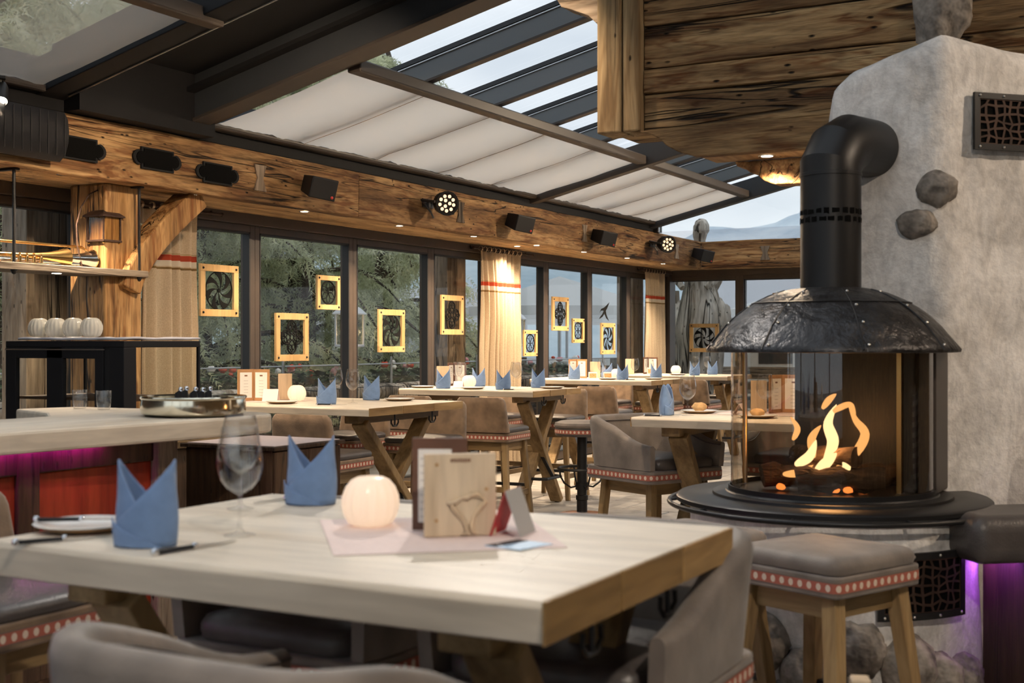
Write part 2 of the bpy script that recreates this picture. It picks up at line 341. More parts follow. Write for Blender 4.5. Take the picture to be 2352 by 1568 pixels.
# ------------------------------------------------------------------ mesh collecting
class MB:
    def __init__(s): s.v = []; s.f = []; s.uv = {}
    def add(s, vs, fs):
        o = len(s.v); s.v += [tuple(p) for p in vs]; s.f += [tuple(i+o for i in f) for f in fs]; return s
    def box(s, x0, x1, y0, y1, z0, z1, m=None):
        vs = [(x, y, z) for z in (z0, z1) for y in (y0, y1) for x in (x0, x1)]
        if m is not None: vs = [m @ Vector(p) for p in vs]
        return s.add(vs, [(0, 2, 3, 1), (4, 5, 7, 6), (0, 1, 5, 4), (2, 6, 7, 3), (0, 4, 6, 2), (1, 3, 7, 5)])
    def cbox(s, c, size, m=None):
        r = [(c[i]-size[i]/2, c[i]+size[i]/2) for i in range(3)]
        return s.box(*r[0], *r[1], *r[2], m)
    def bar(s, a, b, w, t, up=(0, 0, 1), w2=None, t2=None):
        a, b = Vector(a), Vector(b); d = (b-a).normalized(); u = Vector(up)
        x = d.cross(u)
        if x.length < 1e-4: x = d.cross(Vector((1, 0, 0)))
        x.normalize(); y = x.cross(d)
        w2 = w if w2 is None else w2; t2 = t if t2 is None else t2
        vs = [a+x*sx*w/2+y*sy*t/2 for sx, sy in ((-1, -1), (1, -1), (1, 1), (-1, 1))]
        vs += [b+x*sx*w2/2+y*sy*t2/2 for sx, sy in ((-1, -1), (1, -1), (1, 1), (-1, 1))]
        return s.add(vs, [(3, 2, 1, 0), (4, 5, 6, 7), (0, 1, 5, 4), (1, 2, 6, 5), (2, 3, 7, 6), (3, 0, 4, 7)])
    def tube(s, path, r, n=10, caps=True, closed=False):
        P = [Vector(p) for p in path]; k = len(P); R = r if isinstance(r, (list, tuple)) else [r]*k
        rings = []; ref = None
        for i in range(k):
            if closed: d = P[(i+1) % k]-P[i-1]
            else: d = P[min(i+1, k-1)]-P[max(i-1, 0)]
            d.normalize()
            if ref is None:
                ref = d.cross(Vector((0, 0, 1)))
                if ref.length < 1e-3: ref = d.cross(Vector((1, 0, 0)))
            ref = (ref-d*ref.dot(d)).normalized(); y = d.cross(ref)
            rings.append([P[i]+(ref*math.cos(2*PI*j/n)+y*math.sin(2*PI*j/n))*R[i] for j in range(n)])
        vs = [p for ring in rings for p in ring]; fs = []
        for i in range(k if closed else k-1):
            a, b = i*n, ((i+1) % k)*n
            fs += [(a+j, a+(j+1) % n, b+(j+1) % n, b+j) for j in range(n)]
        if caps and not closed: fs += [tuple(range(n-1, -1, -1)), tuple((k-1)*n+j for j in range(n))]
        return s.add(vs, fs)
    def lathe(s, prof, n=32, c=(0, 0, 0), a0=0.0, a1=2*PI, fn=None, capb=False, capt=False):
        full = abs(a1-a0-2*PI) < 1e-6; m = n if full else n+1
        vs = []
        for (r, z) in prof:
            for j in range(m):
                a = a0+(a1-a0)*j/n; rr = r*(fn(a, z) if fn else 1)
                vs.append((c[0]+rr*math.cos(a), c[1]+rr*math.sin(a), c[2]+z))
        fs = []
        for i in range(len(prof)-1):
            for j in range(n):
                j2 = (j+1) % m; fs.append((i*m+j, i*m+j2, (i+1)*m+j2, (i+1)*m+j))
        if capb: fs.append(tuple(range(m-1, -1, -1)))
        if capt: fs.append(tuple((len(prof)-1)*m+j for j in range(m)))
        return s.add(vs, fs)
    def prism(s, poly, axis, a, b):
        def P(p, t): return {'X': (t, p[0], p[1]), 'Y': (p[0], t, p[1]), 'Z': (p[0], p[1], t)}[axis]
        n = len(poly); vs = [P(p, a) for p in poly]+[P(p, b) for p in poly]
        fs = [tuple(range(n-1, -1, -1)), tuple(range(n, 2*n))]+[(i, (i+1) % n, n+(i+1) % n, n+i) for i in range(n)]
        return s.add(vs, fs)
    def grid(s, fn, nu, nv, closeu=False):
        vs = [fn(i/nu, j/nv) for j in range(nv+1) for i in range(nu+(0 if closeu else 1))]
        m = nu if closeu else nu+1
        return s.add(vs, [(j*m+i, j*m+(i+1) % m, (j+1)*m+(i+1) % m, (j+1)*m+i) for j in range(nv) for i in range(nu)])
    def ball(s, c, r, n=10, sz=1.0):
        prof = [(max(1e-4, r*math.sin(PI*i/n)), -r*sz*math.cos(PI*i/n)) for i in range(n+1)]
        return s.lathe(prof, n+4, c)
    def rock(s, c, rad, seed, n=12, rough=0.22):
        rr = random.Random(seed); o = Vector((rr.uniform(0, 99), rr.uniform(0, 99), rr.uniform(0, 99)))
        vs = []
        for i in range(n+1):
            for j in range(n*2):
                th, ph = PI*i/n, PI*j/n
                d = Vector((math.sin(th)*math.cos(ph), math.sin(th)*math.sin(ph), math.cos(th)))
                k = 1+rough*noise.noise(d*1.7+o)+0.06*noise.noise(d*6+o)
                vs.append((c[0]+d.x*rad[0]*k, c[1]+d.y*rad[1]*k, c[2]+d.z*rad[2]*k))
        m = n*2
        return s.add(vs, [(i*m+j, (i+1)*m+j, (i+1)*m+(j+1) % m, i*m+(j+1) % m) for i in range(n) for j in range(m)])
    def mesh(s, name):
        me = bpy.data.meshes.new(name); me.from_pydata(s.v, [], s.f); me.validate(clean_customdata=False)
        return me
    def build(s, name, mat, parent=None, smooth=False, bevel=0.0, loc=None, solid=0.0, angle=40, seg=2, sub=0):
        me = s.mesh(name)
        if s.uv:
            ul = me.uv_layers.new(name='UVMap')
            for lp in me.loops: ul.data[lp.index].uv = s.uv.get(lp.vertex_index, (0, 0))
        return place(name, me, mat, parent, smooth, bevel, loc, solid, angle, seg, sub)
def place(name, me, mat, parent=None, smooth=False, bevel=0.0, loc=None, solid=0.0, angle=40, seg=2, sub=0):
    mats = mat if isinstance(mat, (list, tuple)) else [mat]
    if not me.materials:
        for m in mats: me.materials.append(M[m])
    if smooth:
        me.polygons.foreach_set('use_smooth', [True]*len(me.polygons))
        if angle: me.set_sharp_from_angle(angle=math.radians(angle))
    o = bpy.data.objects.new(name, me); COL.objects.link(o)
    if parent is not None: o.parent = parent
    if loc is not None: o.location = loc
    if solid:
        md = o.modifiers.new('thickness', 'SOLIDIFY'); md.thickness = solid; md.offset = 0
    if bevel:
        md = o.modifiers.new('edges', 'BEVEL'); md.width = bevel; md.segments = seg; md.limit_method = 'ANGLE'; md.angle_limit = math.radians(35)
    if sub:
        md = o.modifiers.new('rounding', 'SUBSURF'); md.levels = sub; md.render_levels = sub
    return o
def flip(mb): mb.f = [tuple(reversed(f)) for f in mb.f]; return mb
def tag(o, label=None, cat=None, group=None, kind=None):
    if label: o['label'] = label
    if cat: o['category'] = cat
    if group: o['group'] = group
    if kind: o['kind'] = kind
    return o
def empty(name, loc=(0, 0, 0), rz=0.0, label=None, cat=None, group=None, kind=None):
    o = bpy.data.objects.new(name, None); COL.objects.link(o); o.empty_display_size = 0.05
    o.location = loc; o.rotation_euler = (0, 0, rz)
    return tag(o, label, cat, group, kind)
def copy_tree(o, parent=None):
    c = o.copy(); COL.objects.link(c); c.parent = parent
    for ch in o.children: copy_tree(ch, c)
    return c
class Proto:
    """first use gives the built thing itself, later uses give copies of it and its parts"""
    def __init__(s, fn): s.fn = fn; s.o = None; s.used = False
    def put(s, loc, rz=0.0, label=None, cat=None, group=None):
        if s.o is None: s.o = s.fn(); o = s.o
        else: o = copy_tree(s.o)
        o.location = loc; o.rotation_euler = (0, 0, rz)
        return tag(o, label, cat, group)
def struct(o): o['kind'] = 'structure'; return o
def point(name, loc, watt, col, r=0.03, parent=None):
    l = bpy.data.lights.new(name, 'POINT'); l.energy = watt; l.color = col; l.shadow_soft_size = r
    o = bpy.data.objects.new(name, l); COL.objects.link(o); o.location = loc
    if parent: o.parent = parent
    return o
def spot(name, loc, target, watt, col, size=1.4, blend=0.6, r=0.03, parent=None):
    l = bpy.data.lights.new(name, 'SPOT'); l.energy = watt; l.color = col; l.spot_size = size; l.spot_blend = blend; l.shadow_soft_size = r
    o = bpy.data.objects.new(name, l); COL.objects.link(o); o.location = loc
    o.rotation_euler = (Vector(target)-Vector(loc)).to_track_quat('-Z', 'Y').to_euler()
    if parent: o.parent = parent
    return o
RND = random.Random(7)
WARM = (1.0, 0.76, 0.52)
# ------------------------------------------------------------------ floor
fl = MB().box(-7.2, 3.5, -4.0, 18.1, -0.12, -0.012).build('floor', 'mortar'); struct(fl)
tile_me = {}
def tile(w, d):
    if (w, d) not in tile_me:
        tile_me[(w, d)] = MB().box(-w/2, w/2, -d/2, d/2, -0.014, 0.0).mesh('floor_tile')
    return tile_me[(w, d)]
rf = random.Random(3); y = 2.0; row = 0; ntile = 0
while y < 17.6:
    d = (0.62, 0.44, 0.62, 0.52)[row % 4]; x = -7.15 + (row % 3)*0.21
    xr = 0.2 if y < 6 else (-1.2 if y < 9 else -3.2)
    while x < xr and ntile < 298:
        w = rf.choice((0.62, 0.82, 0.52))
        if x > -6.6+0.0*(y) and (x+w/2) > -0.62*(y+d)-0.9:
            place('floor_tile', tile(round(w-0.012, 3), round(d-0.012, 3)), 'stone_tile', fl, bevel=0.004, loc=(x+w/2, y+d/2, 0), seg=1); ntile += 1
        x += w
    y += d; row += 1

# ------------------------------------------------------------------ window wall along the terrace (X = -7.1) and end wall (Y = 18)
def window(name, o_axis, plane, a, b, z0=0.0, z1=2.46, st=0.062, pane_z0=0.10, pane_z1=2.40, inset=0.0):
    """a door-height glazed leaf: four bronze rails and a pane; o_axis 'Y' runs along Y at X=plane, 'X' runs along X at Y=plane"""
    f = MB(); d0, d1 = plane-0.055, plane+0.05
    def bx(u0, u1, w0, w1, q0=None, q1=None):
        q0 = d0 if q0 is None else q0; q1 = d1 if q1 is None else q1
        if o_axis == 'Y': f.box(q0, q1, u0, u1, w0, w1)
        else: f.box(u0, u1, q0, q1, w0, w1)
    bx(a, a+st, z0, z1); bx(b-st, b, z0, z1); bx(a+st, b-st, z0, pane_z0); bx(a+st, b-st, pane_z1, z1)
    o = f.build(name, 'bronze_frame', bevel=0.004); struct(o)
    s = MB()
    def sx(u0, u1, w0, w1):
        q0, q1 = plane-0.02, plane+0.052
        if o_axis == 'Y': s.box(q0, q1, u0, u1, w0, w1)
        else: s.box(u0, u1, q0, q1, w0, w1)
    g = 0.014
    sx(a+st, a+st+g, pane_z0, pane_z1); sx(b-st-g, b-st, pane_z0, pane_z1); sx(a+st, b-st, pane_z1-g, pane_z1); sx(a+st, b-st, pane_z0, pane_z0+g)
    s.build('glazing_seal', 'dark_seal', o)
    p = MB()
    if o_axis == 'Y': p.add([(plane, a+st, pane_z0), (plane, b-st, pane_z0), (plane, b-st, pane_z1), (plane, a+st, pane_z1)], [(0, 1, 2, 3)])
    else: p.add([(a+st, plane, pane_z0), (b-st, plane, pane_z0), (b-st, plane, pane_z1), (a+st, plane, pane_z1)], [(0, 1, 2, 3)])
    p.build('window_pane', 'window_glass', o)
    return o
wi = 1
for a, b in ((4.95, 6.52), (6.98, 8.40), (8.40, 9.82), (9.82, 11.21), (11.21, 12.42), (12.42, 13.86), (13.86, 15.13), (15.13, 16.42), (16.42, 17.86)):
    window('window_%d' % wi, 'Y', -7.1, a, b); wi += 1
for a, b in ((-7.1, -5.93), (-5.93, -4.60), (-4.60, -3.3), (-3.3, -2.0), (-2.0, -0.7)):
    window('window_%d' % wi, 'X', 18.0, a, b); wi += 1
# header above the leaves and corner post
struct(MB().box(-7.16, -7.0, -1.0, 18.08, 2.46, 2.62).build('trim_1', 'bronze_frame', bevel=0.004))
struct(MB().box(-7.16, 3.5, 17.94, 18.08, 2.46, 2.62).build('trim_2', 'bronze_frame', bevel=0.004))
struct(MB().box(-7.17, -6.99, 17.86, 18.09, 0, 2.62).build('trim_3', 'bronze_frame', bevel=0.004))
struct(MB().box(-7.16, -7.0, 6.52, 6.98, 0, 2.46).build('trim_4', 'bronze_frame', bevel=0.004))
# window wall beside the bar and beyond (outside the picture)
struct(MB().box(-7.16, -7.0, -3.0, 4.95, 0, 2.46).build('wall_left', 'bronze_frame'))

# the rest of the room, behind the camera and to its side
struct(MB().box(3.4, 3.55, -4.0, 18.1, 0.0, 4.5).build('wall_right', 'panel_timber_X'))
wb_ = struct(MB().box(-7.2, 3.55, -4.15, -4.0, 0.0, 0.35).build('wall_back', 'panel_timber_X'))
MB().box(-7.2, 3.55, -4.15, -4.0, 3.3, 4.5).build('wall_upper', 'panel_timber_X', wb_)
for k in range(5): MB().box(-7.2+k*2.65, -7.05+k*2.65, -4.12, -4.0, 0.35, 3.3).build('wall_post', 'panel_timber_Z', wb_)
struct(MB().add([(-7.1, -4.08, 0.35), (3.5, -4.08, 0.35), (3.5, -4.08, 3.3), (-7.1, -4.08, 3.3)], [(0, 1, 2, 3)]).build('window_22', 'window_glass'))
struct(MB().box(-0.45, 3.5, -4.0, 18.0, 4.42, 4.5).build('ceiling', 'panel_timber_X'))
# ------------------------------------------------------------------ box beam over the windows: two timbers, soffit boards, butterfly keys
def hewn(name, x0, x1, y0, y1, z0, z1, axis, mat, seed, n=40, amp=0.012):
    """a long timber with slightly wavy hand-hewn edges"""
    mb = MB(); r = random.Random(seed); L0, L1 = (y0, y1) if axis == 'Y' else (x0, x1)
    vs = []
    for i in range(n+1):
        t = L0+(L1-L0)*i/n
        for k, (p, q) in enumerate(((0, 0), (1, 0), (1, 1), (0, 1))):
            w = amp*noise.noise((t*1.3, k*7.1+seed, 0.5)); h = amp*noise.noise((t*1.7, k*3.3+seed, 9.5))
            if axis == 'Y': vs.append(((x0, x1)[p]+w, t, (z0, z1)[q]+h))
            else: vs.append((t, (y0, y1)[p]+w, (z0, z1)[q]+h))
    fs = [(3, 2, 1, 0), tuple(4*n+j for j in range(4))]
    for i in range(n): fs += [(4*i+j, 4*i+(j+1) % 4, 4*i+4+(j+1) % 4, 4*i+4+j) for j in range(4)]
    if axis == 'X': fs = [tuple(reversed(f)) for f in fs]
    return mb.add(vs, fs).build(name, mat, bevel=0.008)
beam_root = tag(empty('trim_5', (0, 0, 0)), kind='structure')
for y0, y1, sd in ((2.0, 8.90, 1), (8.91, 17.42, 2)):
    o = hewn('beam_timber', -6.45, -6.33, y0, y1, 2.548, 2.93, 'Y', 'hewn_timber_Y', sd, 60); o.parent = beam_root
for k in range(4):
    o = MB().box(-7.0+0.138*k, -6.866+0.138*k, 2.0, 17.9, 2.55, 2.585).build('soffit_board', 'soffit_timber', beam_root, bevel=0.003)
o = MB().box(-7.0, -6.33, 2.0, 17.9, 2.905, 2.928).build('top_board', 'hewn_timber_Y', beam_root)
endb = tag(empty('trim_6', (0, 0, 0)), kind='structure')
o = hewn('beam_timber', -6.33, 3.2, 17.42, 17.54, 2.548, 2.93, 'X', 'hewn_timber_X', 5, 60); o.parent = endb
o = MB().box(-6.44, 3.2, 17.54, 17.94, 2.55, 2.585).build('soffit_board', 'soffit_timber', endb)
o = MB().box(-6.44, 3.2, 17.54, 17.94, 2.905, 2.928).build('top_board', 'hewn_timber_X', endb)
def bowtie(par, axis, c, plane):
    w, n, h = 0.072, 0.032, 0.10; poly = [(c[0]-w, c[1]+h), (c[0]+w, c[1]+h), (c[0]+n, c[1]), (c[0]+w, c[1]-h), (c[0]-w, c[1]-h), (c[0]-n, c[1])]
    return MB().prism(poly, axis, plane-0.03, plane+0.014).build('butterfly_key', 'weathered_timber_Z', par, bevel=0.003)
for yy, zz in ((7.593, 2.73), (10.594, 2.739), (13.43, 2.75), (16.42, 2.725)): bowtie(beam_root, 'X', (yy, zz), -6.33)
k = bowtie(endb, 'Y', (-5.38, 2.735), 17.42+0.016)
# timber post with curved brace (carries the beam beside the bar)
pr = tag(empty('timber_post', (-6.66, 6.36, 0), 0, 'thick honey-coloured timber post with a curved brace beside the hanging shelf', 'post'))
o = MB().box(-0.17, 0.17, -0.17, 0.165, 0, 2.55).build('post_shaft', 'bright_timber_Z', pr, bevel=0.015)
arc = []
for i in range(13):
    t = i/12; arc.append((0.05, 0.02+0.70*t**1.25, 1.83+0.71*t**0.85))
mb = MB(); vs = []
for i, p in enumerate(arc):
    a = Vector(arc[max(i-1, 0)]); b = Vector(arc[min(i+1, 12)]); d = (b-a).normalized(); nrm = Vector((0, -d.z, d.y))
    for sx, sn in ((-0.09, -0.085), (0.09, -0.085), (0.09, 0.085), (-0.09, 0.085)): vs.append(Vector(p)+Vector((sx+0.09, 0, 0))+nrm*sn)
fs = [(3, 2, 1, 0), tuple(48+j for j in range(4))]
for i in range(12): fs += [(4*i+j, 4*i+(j+1) % 4, 4*i+4+(j+1) % 4, 4*i+4+j) for j in range(4)]
mb.add(vs, fs).build('curved_brace', 'bright_timber_Z', pr, bevel=0.012)

# ------------------------------------------------------------------ glass roof
SL = 0.239
def zr(x): return 3.02+SL*(x+6.33)          # underside of the roof frame
roof = tag(empty('ceiling', (0, 0, 0)), kind='structure')
XT = -0.35                                   # the roof goes on up behind the timber gallery
def sloped(name, x0, x1, y0, y1, dz0, dz1, mat, bevel=0.0):
    mb = MB(); vs = [(x, yy, zr(x)+dz) for dz in (dz0, dz1) for yy in (y0, y1) for x in (x0, x1)]
    mb.add(vs, [(0, 2, 3, 1), (4, 5, 7, 6), (0, 1, 5, 4), (2, 6, 7, 3), (0, 4, 6, 2), (1, 3, 7, 5)])
    return mb.build(name, mat, roof, bevel=bevel)
MB().box(-6.78, -6.34, -4.0, 15.72, 2.932, 3.03).build('eaves_gutter', 'roof_black', roof, bevel=0.006)
MB().box(-6.42, -6.25, 6.97, 15.5, 3.02, 3.075).build('shade_roller_rail', 'brown_alu', roof, bevel=0.02)
MB().box(-6.42, -6.25, -1.0, 5.5, 3.02, 3.075).build('shade_roller_rail', 'brown_alu', roof, bevel=0.02)
sloped('eaves_upstand', -6.9, -6.7, -4.0, 15.72, 0.05, 0.42, 'anthracite')
# purlins that end the shades
for y0, y1 in ((-1.0, 5.66), (7.02, 12.06), (12.22, 15.45)):
    z = zr(-5.03); MB().box(-5.09, -4.975, y0, y1, z-0.028, z+0.06).build('pull_bar', 'brown_alu', roof, bevel=0.012)
# rafters and the double girder
for y0, y1, d0, d1, nm, mt in ((12.08, 12.20, -0.05, 0.20, 'rafter', 'brown_alu'), (15.47, 15.60, -0.05, 0.20, 'rafter', 'anthracite'),
                               (5.48, 5.70, -0.01, 0.22, 'rafter', 'roof_black'), (6.90, 7.02, 0.01, 0.10, 'guide_track', 'brown_alu')):
    sloped(nm, -6.42, XT, y0, y1, d0, d1, mt, 0.006)
sloped('girder_flange', -6.34, XT, 6.72, 6.90, -0.03, -0.005, 'brown_alu', 0.004)
sloped('girder_web', -6.34, XT, 6.74, 6.80, -0.005, 0.30, 'anthracite')
sloped('girder_box', -6.34, XT, 6.80, 6.93, -0.005, 0.42, 'roof_black')
sloped('valley_panel', -6.40, XT, 5.66, 6.76, 0.30, 0.36, 'roof_black')
sloped('girder_lip', -6.34, XT, 6.66, 6.76, 0.17, 0.20, 'roof_black')
MB().box(-6.45, -6.2, 5.7, 6.95, 2.94, 3.36).build('girder_bearing', 'roof_black', roof)
for yy in (5.66,):
    MB().tube([(x, yy, zr(x)-0.02) for x in (-6.25, -5.5, -4.0, -2.0)], 0.006, 6).build('guide_cord', 'steel', roof, smooth=True)
# glazing bars, deep grey joists with a bright lip and a brown foot
for yy in (-1.55, -0.5, 0.55, 1.55, 2.55, 3.55, 4.55, 7.96, 9.02, 10.06, 11.12, 12.95, 13.8, 14.65):
    j = sloped('glazing_joist', -6.6, XT, yy-0.035, yy+0.035, 0.085, 0.27, 'joist_grey')
    mb = MB(); x0, x1 = -6.6, XT
    for p, q, d0, d1, nm, mt in ((yy-0.04, yy+0.04, 0.066, 0.084, 'foot', 'brown_alu'), (yy-0.048, yy-0.035, 0.222, 0.230, 'lip', 'rail_steel'), (yy-0.055, yy-0.035, 0.235, 0.27, 'cap', 'anthracite')):
        vs = [(x, y2, zr(x)+dz) for dz in (d0, d1) for y2 in (p, q) for x in (x0, x1)]
        MB().add(vs, [(0, 2, 3, 1), (4, 5, 7, 6), (0, 1, 5, 4), (2, 6, 7, 3), (0, 4, 6, 2), (1, 3, 7, 5)]).build(nm, mt, j)
ys = [-4.0, -1.55, -0.5, 0.55, 1.55, 2.55, 3.55, 4.55, 5.6, 6.9, 7.96, 9.02, 10.06, 11.12, 12.14, 12.95, 13.8, 14.65, 15.53]
for a, b in zip(ys[:-1], ys[1:]):
    if (a, b) == (5.6, 6.9): continue
    MB().add([(-6.7, a+0.04, zr(-6.7)+0.272), (XT, a+0.04, zr(XT)+0.272), (XT, b-0.04, zr(XT)+0.272), (-6.7, b-0.04, zr(-6.7)+0.272)], [(0, 1, 2, 3)]).build('roof_pane', 'roof_glass', roof)
# sun shades stretched under the glass, with soft folds at the lower end
def shade(y0, y1, label, mat, seed):
    nu, nv = 90, 18
    def fn(u, v):
        yy = y0+(y1-y0)*u; x = -6.27+1.21*v
        sag = -0.018*math.sin(PI*v)*(0.6+0.4*math.sin(u*9+seed))
        fold = 0.022*math.exp(-v*7)*noise.noise((u*46+v*6, v*3, seed))+0.008*noise.noise((u*14+v*3, v*2, seed+4))
        return (x, yy, zr(x)+0.018+sag+fold)
    o = MB().grid(fn, nu, nv).build('fabric_awning', mat, smooth=True, angle=0)
    tag(o, label, 'awning', 'sun shades under the glass roof')
    s = MB()
    ns = 5 if y1-y0 > 4 else 4
    for k in range(1, ns):
        u = k/ns
        s.tube([Vector(fn(u, v/8))-Vector((0, 0, 0.002)) for v in range(9)], 0.0022, 5)
        s.build('seam', 'plate_wood', o, smooth=True); s = MB()
    return o
shade(7.04, 12.06, 'long cream fabric roof shade between the black girder and the first rafter', 'shade_fabric', 1)
shade(12.22, 15.45, 'cream fabric roof shade in the far bay above the end windows', 'shade_fabric', 2)
shade(-0.8, 5.46, 'sheer beige roof screen above the bar with trees showing through', 'screen_fabric', 3)
# gable glass at the end of the glass roof, and the flat glass strip out to the end wall
struct(MB().add([(-6.3, 15.66, 2.94), (-0.4, 15.66, 2.94), (-0.4, 15.66, zr(-0.4)+0.2), (-6.3, 15.66, zr(-6.3)+0.2)], [(0, 1, 2, 3)]).build('window_20', 'window_glass'))
struct(MB().add([(-6.9, 15.75, 2.945), (3.0, 15.75, 2.945), (3.0, 18.05, 2.945), (-6.9, 18.05, 2.945)], [(0, 1, 2, 3)]).build('window_21', 'roof_glass'))
MB().box(-6.44, -6.28, 15.60, 15.76, 2.93, 3.22).build('gable_post', 'anthracite', roof)
MB().box(-6.28, -6.262, 15.60, 15.63, 2.93, 3.24).build('gable_seal', 'rail_steel', roof)

# ------------------------------------------------------------------ timber gallery over the fireplace
gal = tag(empty('timber_gallery', (-2.8, 6.2, 2.3), 0, 'overhead gallery of old brown planks with carved brackets above the fireplace', 'gallery'))
def G(mb, name, mat, par=None, bevel=0.006):
    mb.v = [(p[0]+2.8, p[1]-6.2, p[2]-2.3) for p in mb.v]
    return mb.build(name, mat, par or gal, bevel=bevel)
G(MB().box(-2.80, -2.668, 6.10, 6.30, 2.575, 3.76), 'corner_post', 'panel_timber_Z', bevel=0.008)
G(MB().box(-2.662, -2.568, 6.12, 6.30, 2.578, 3.76), 'corner_post', 'panel_timber_Z', bevel=0.008)
zz = [2.580, 2.776, 2.908, 3.131, 3.350, 3.56, 3.76]
for k in range(len(zz)-1):
    off = (0.0, 0.012, 0.004, 0.014, 0.0, 0.01, 0.004)[k]
    o = hewn('wall_plank', -2.567, 1.0, 6.19-off, 6.26, zz[k]+0.003, zz[k+1]-0.003, 'X', 'panel_timber_X', 20+k, 30, 0.006)
    o.parent = gal; o.location = (2.8, -6.2, -2.3)
# front bracket with a rounded carved end, soffit board, rear bracket with a wavy end
def carved(pts, y0, y1): return MB().prism(pts, 'Y', y0, y1)
G(carved([(-2.62, 2.577), (-2.52, 2.56), (-2.46, 2.53), (-2.42, 2.49), (-2.36, 2.455), (-2.27, 2.425), (-2.19, 2.42), (-0.4, 2.42), (-0.4, 2.577)][::-1], 6.13, 6.19), 'bracket_beam', 'panel_timber_X')
G(MB().box(-2.25, -0.4, 6.19, 6.42, 2.422, 2.45), 'soffit_board', 'soffit_timber')
G(carved([(-2.14, 2.42), (-2.13, 2.395), (-2.09, 2.385), (-2.06, 2.36), (-2.02, 2.345), (-1.98, 2.31), (-1.93, 2.29), (-1.80, 2.285), (-1.2, 2.27), (-1.2, 2.42)][::-1], 6.40, 6.52), 'bracket_beam', 'bright_timber_Y')
G(carved([(-3.20, 3.42), (-3.17, 3.37), (-3.10, 3.345), (-3.0, 3.30), (-2.93, 3.23), (-2.86, 3.20), (-2.75, 3.19), (-2.75, 3.42)][::-1], 6.42, 6.6), 'bracket_beam', 'weathered_timber_X')
G(MB().box(-3.22, -2.75, 6.40, 6.62, 3.425, 3.72), 'bracket_beam', 'weathered_timber_X')
G(MB().box(-2.8, 1.0, 6.30, 6.66, 2.60, 2.64), 'gallery_floor', 'panel_timber_X')

# ------------------------------------------------------------------ plastered chimney with stones
CX, CY = -1.379, 5.396
chim = tag(empty('chimney', (CX, CY, 0), 0, 'whitewashed plaster chimney with grey field stones set into it', 'chimney'))
def C(mb, name, mat, par=None, smooth=False, bevel=0.0, angle=50):
    mb.v = [(p[0]-CX, p[1]-CY, p[2]) for p in mb.v]
    return mb.build(name, mat, par or chim, smooth, bevel, angle=angle)
plan = [(-1.50, 6.15), (-1.502, 5.95), (-1.495, 5.80), (-1.455, 5.735), (-1.37, 5.722), (-1.2, 5.72), (-1.08, 5.722), (-1.02, 5.727), (-0.975, 5.745), (-0.94, 5.78), (-0.88, 5.85), (-0.72, 6.01), (-0.58, 6.15)]
def resample(pts, n):
    P = [Vector((*p, 0)) for p in pts]; L = [0]
    for a, b in zip(P[:-1], P[1:]): L.append(L[-1]+(b-a).length)
    out = []
    for i in range(n+1):
        t = L[-1]*i/n; k = max(j for j in range(len(L)) if L[j] <= t+1e-9); k = min(k, len(P)-2)
        out.append(P[k].lerp(P[k+1], (t-L[k])/max(1e-6, L[k+1]-L[k])))
    return out
pp = resample(plan, 64)
def ctop(x, yy):
    if x < -0.98: t = (x+1.50)/0.52; return 2.665+0.16*t-0.07*max(0, 1-t*5)**2
    return 2.825-0.16*(x+0.98)
cmb = MB(); NVc = 70
def cfn(u, v):
    p = pp[int(round(u*64))]; zt = ctop(p.x, p.y); z = zt*v
    k = 0.020*noise.noise((p.x*3, p.y*3, z*3))+0.008*noise.noise((p.x*11, p.y*11, z*11))
    nx, ny = p.x+1.05, p.y-6.15; L = math.hypot(nx, ny) or 1; rd = max(0, (z-(zt-0.07))/0.07); sh = -0.05*rd*rd
    return (p.x+nx/L*(k+sh), min(6.15, p.y+ny/L*(k+sh)), z)
cmb.grid(cfn, 64, NVc)
base = NVc*65
cmb.f.append(tuple(base+i for i in range(65)))
C(cmb, 'plaster_body', 'stucco', smooth=True, angle=60)
def bfn(a, z): return 1+0.025*noise.noise((math.cos(a)*2, math.sin(a)*2, z*2.5))+0.004*noise.noise((math.cos(a)*6, math.sin(a)*6, z*8))+0.05*max(0, 0.25-z)
C(MB().lathe([(0.60, z*0.79/24) for z in range(25)], 96, (CX, CY, 0), fn=bfn, capt=True), 'plaster_base', 'stucco', smooth=True, angle=60)
for c, r, s in (((-1.005, 5.735, 2.143), (0.088, 0.06, 0.078), 1), ((-1.085, 5.725, 1.992), (0.088, 0.06, 0.066), 2)):
    C(MB().rock(c, r, s), 'field_stone', 'stone', smooth=True, angle=0)
C(MB().rock((-1.01, 5.93, 2.975), (0.125, 0.12, 0.19), 3, 14, 0.3), 'field_stone', 'stone', smooth=True, angle=0)
for ang, z, r, s in ((-66, 0.30, 0.105, 4), (-48, 0.24, 0.11, 5), (-33, 0.18, 0.095, 6), (-20, 0.16, 0.09, 7), (-84, 0.20, 0.10, 8), (-102, 0.30, 0.12, 9), (-57, 0.05, 0.13, 10), (-40, 0.02, 0.11, 11), (-76, 0.03, 0.13, 12), (-93, 0.05, 0.11, 13), (-28, 0.03, 0.10, 14)):
    a = math.radians(ang); C(MB().rock((CX+0.60*math.cos(a), CY+0.60*math.sin(a), z), (r, r, r*1.05), s), 'field_stone', 'stone', smooth=True, angle=0)
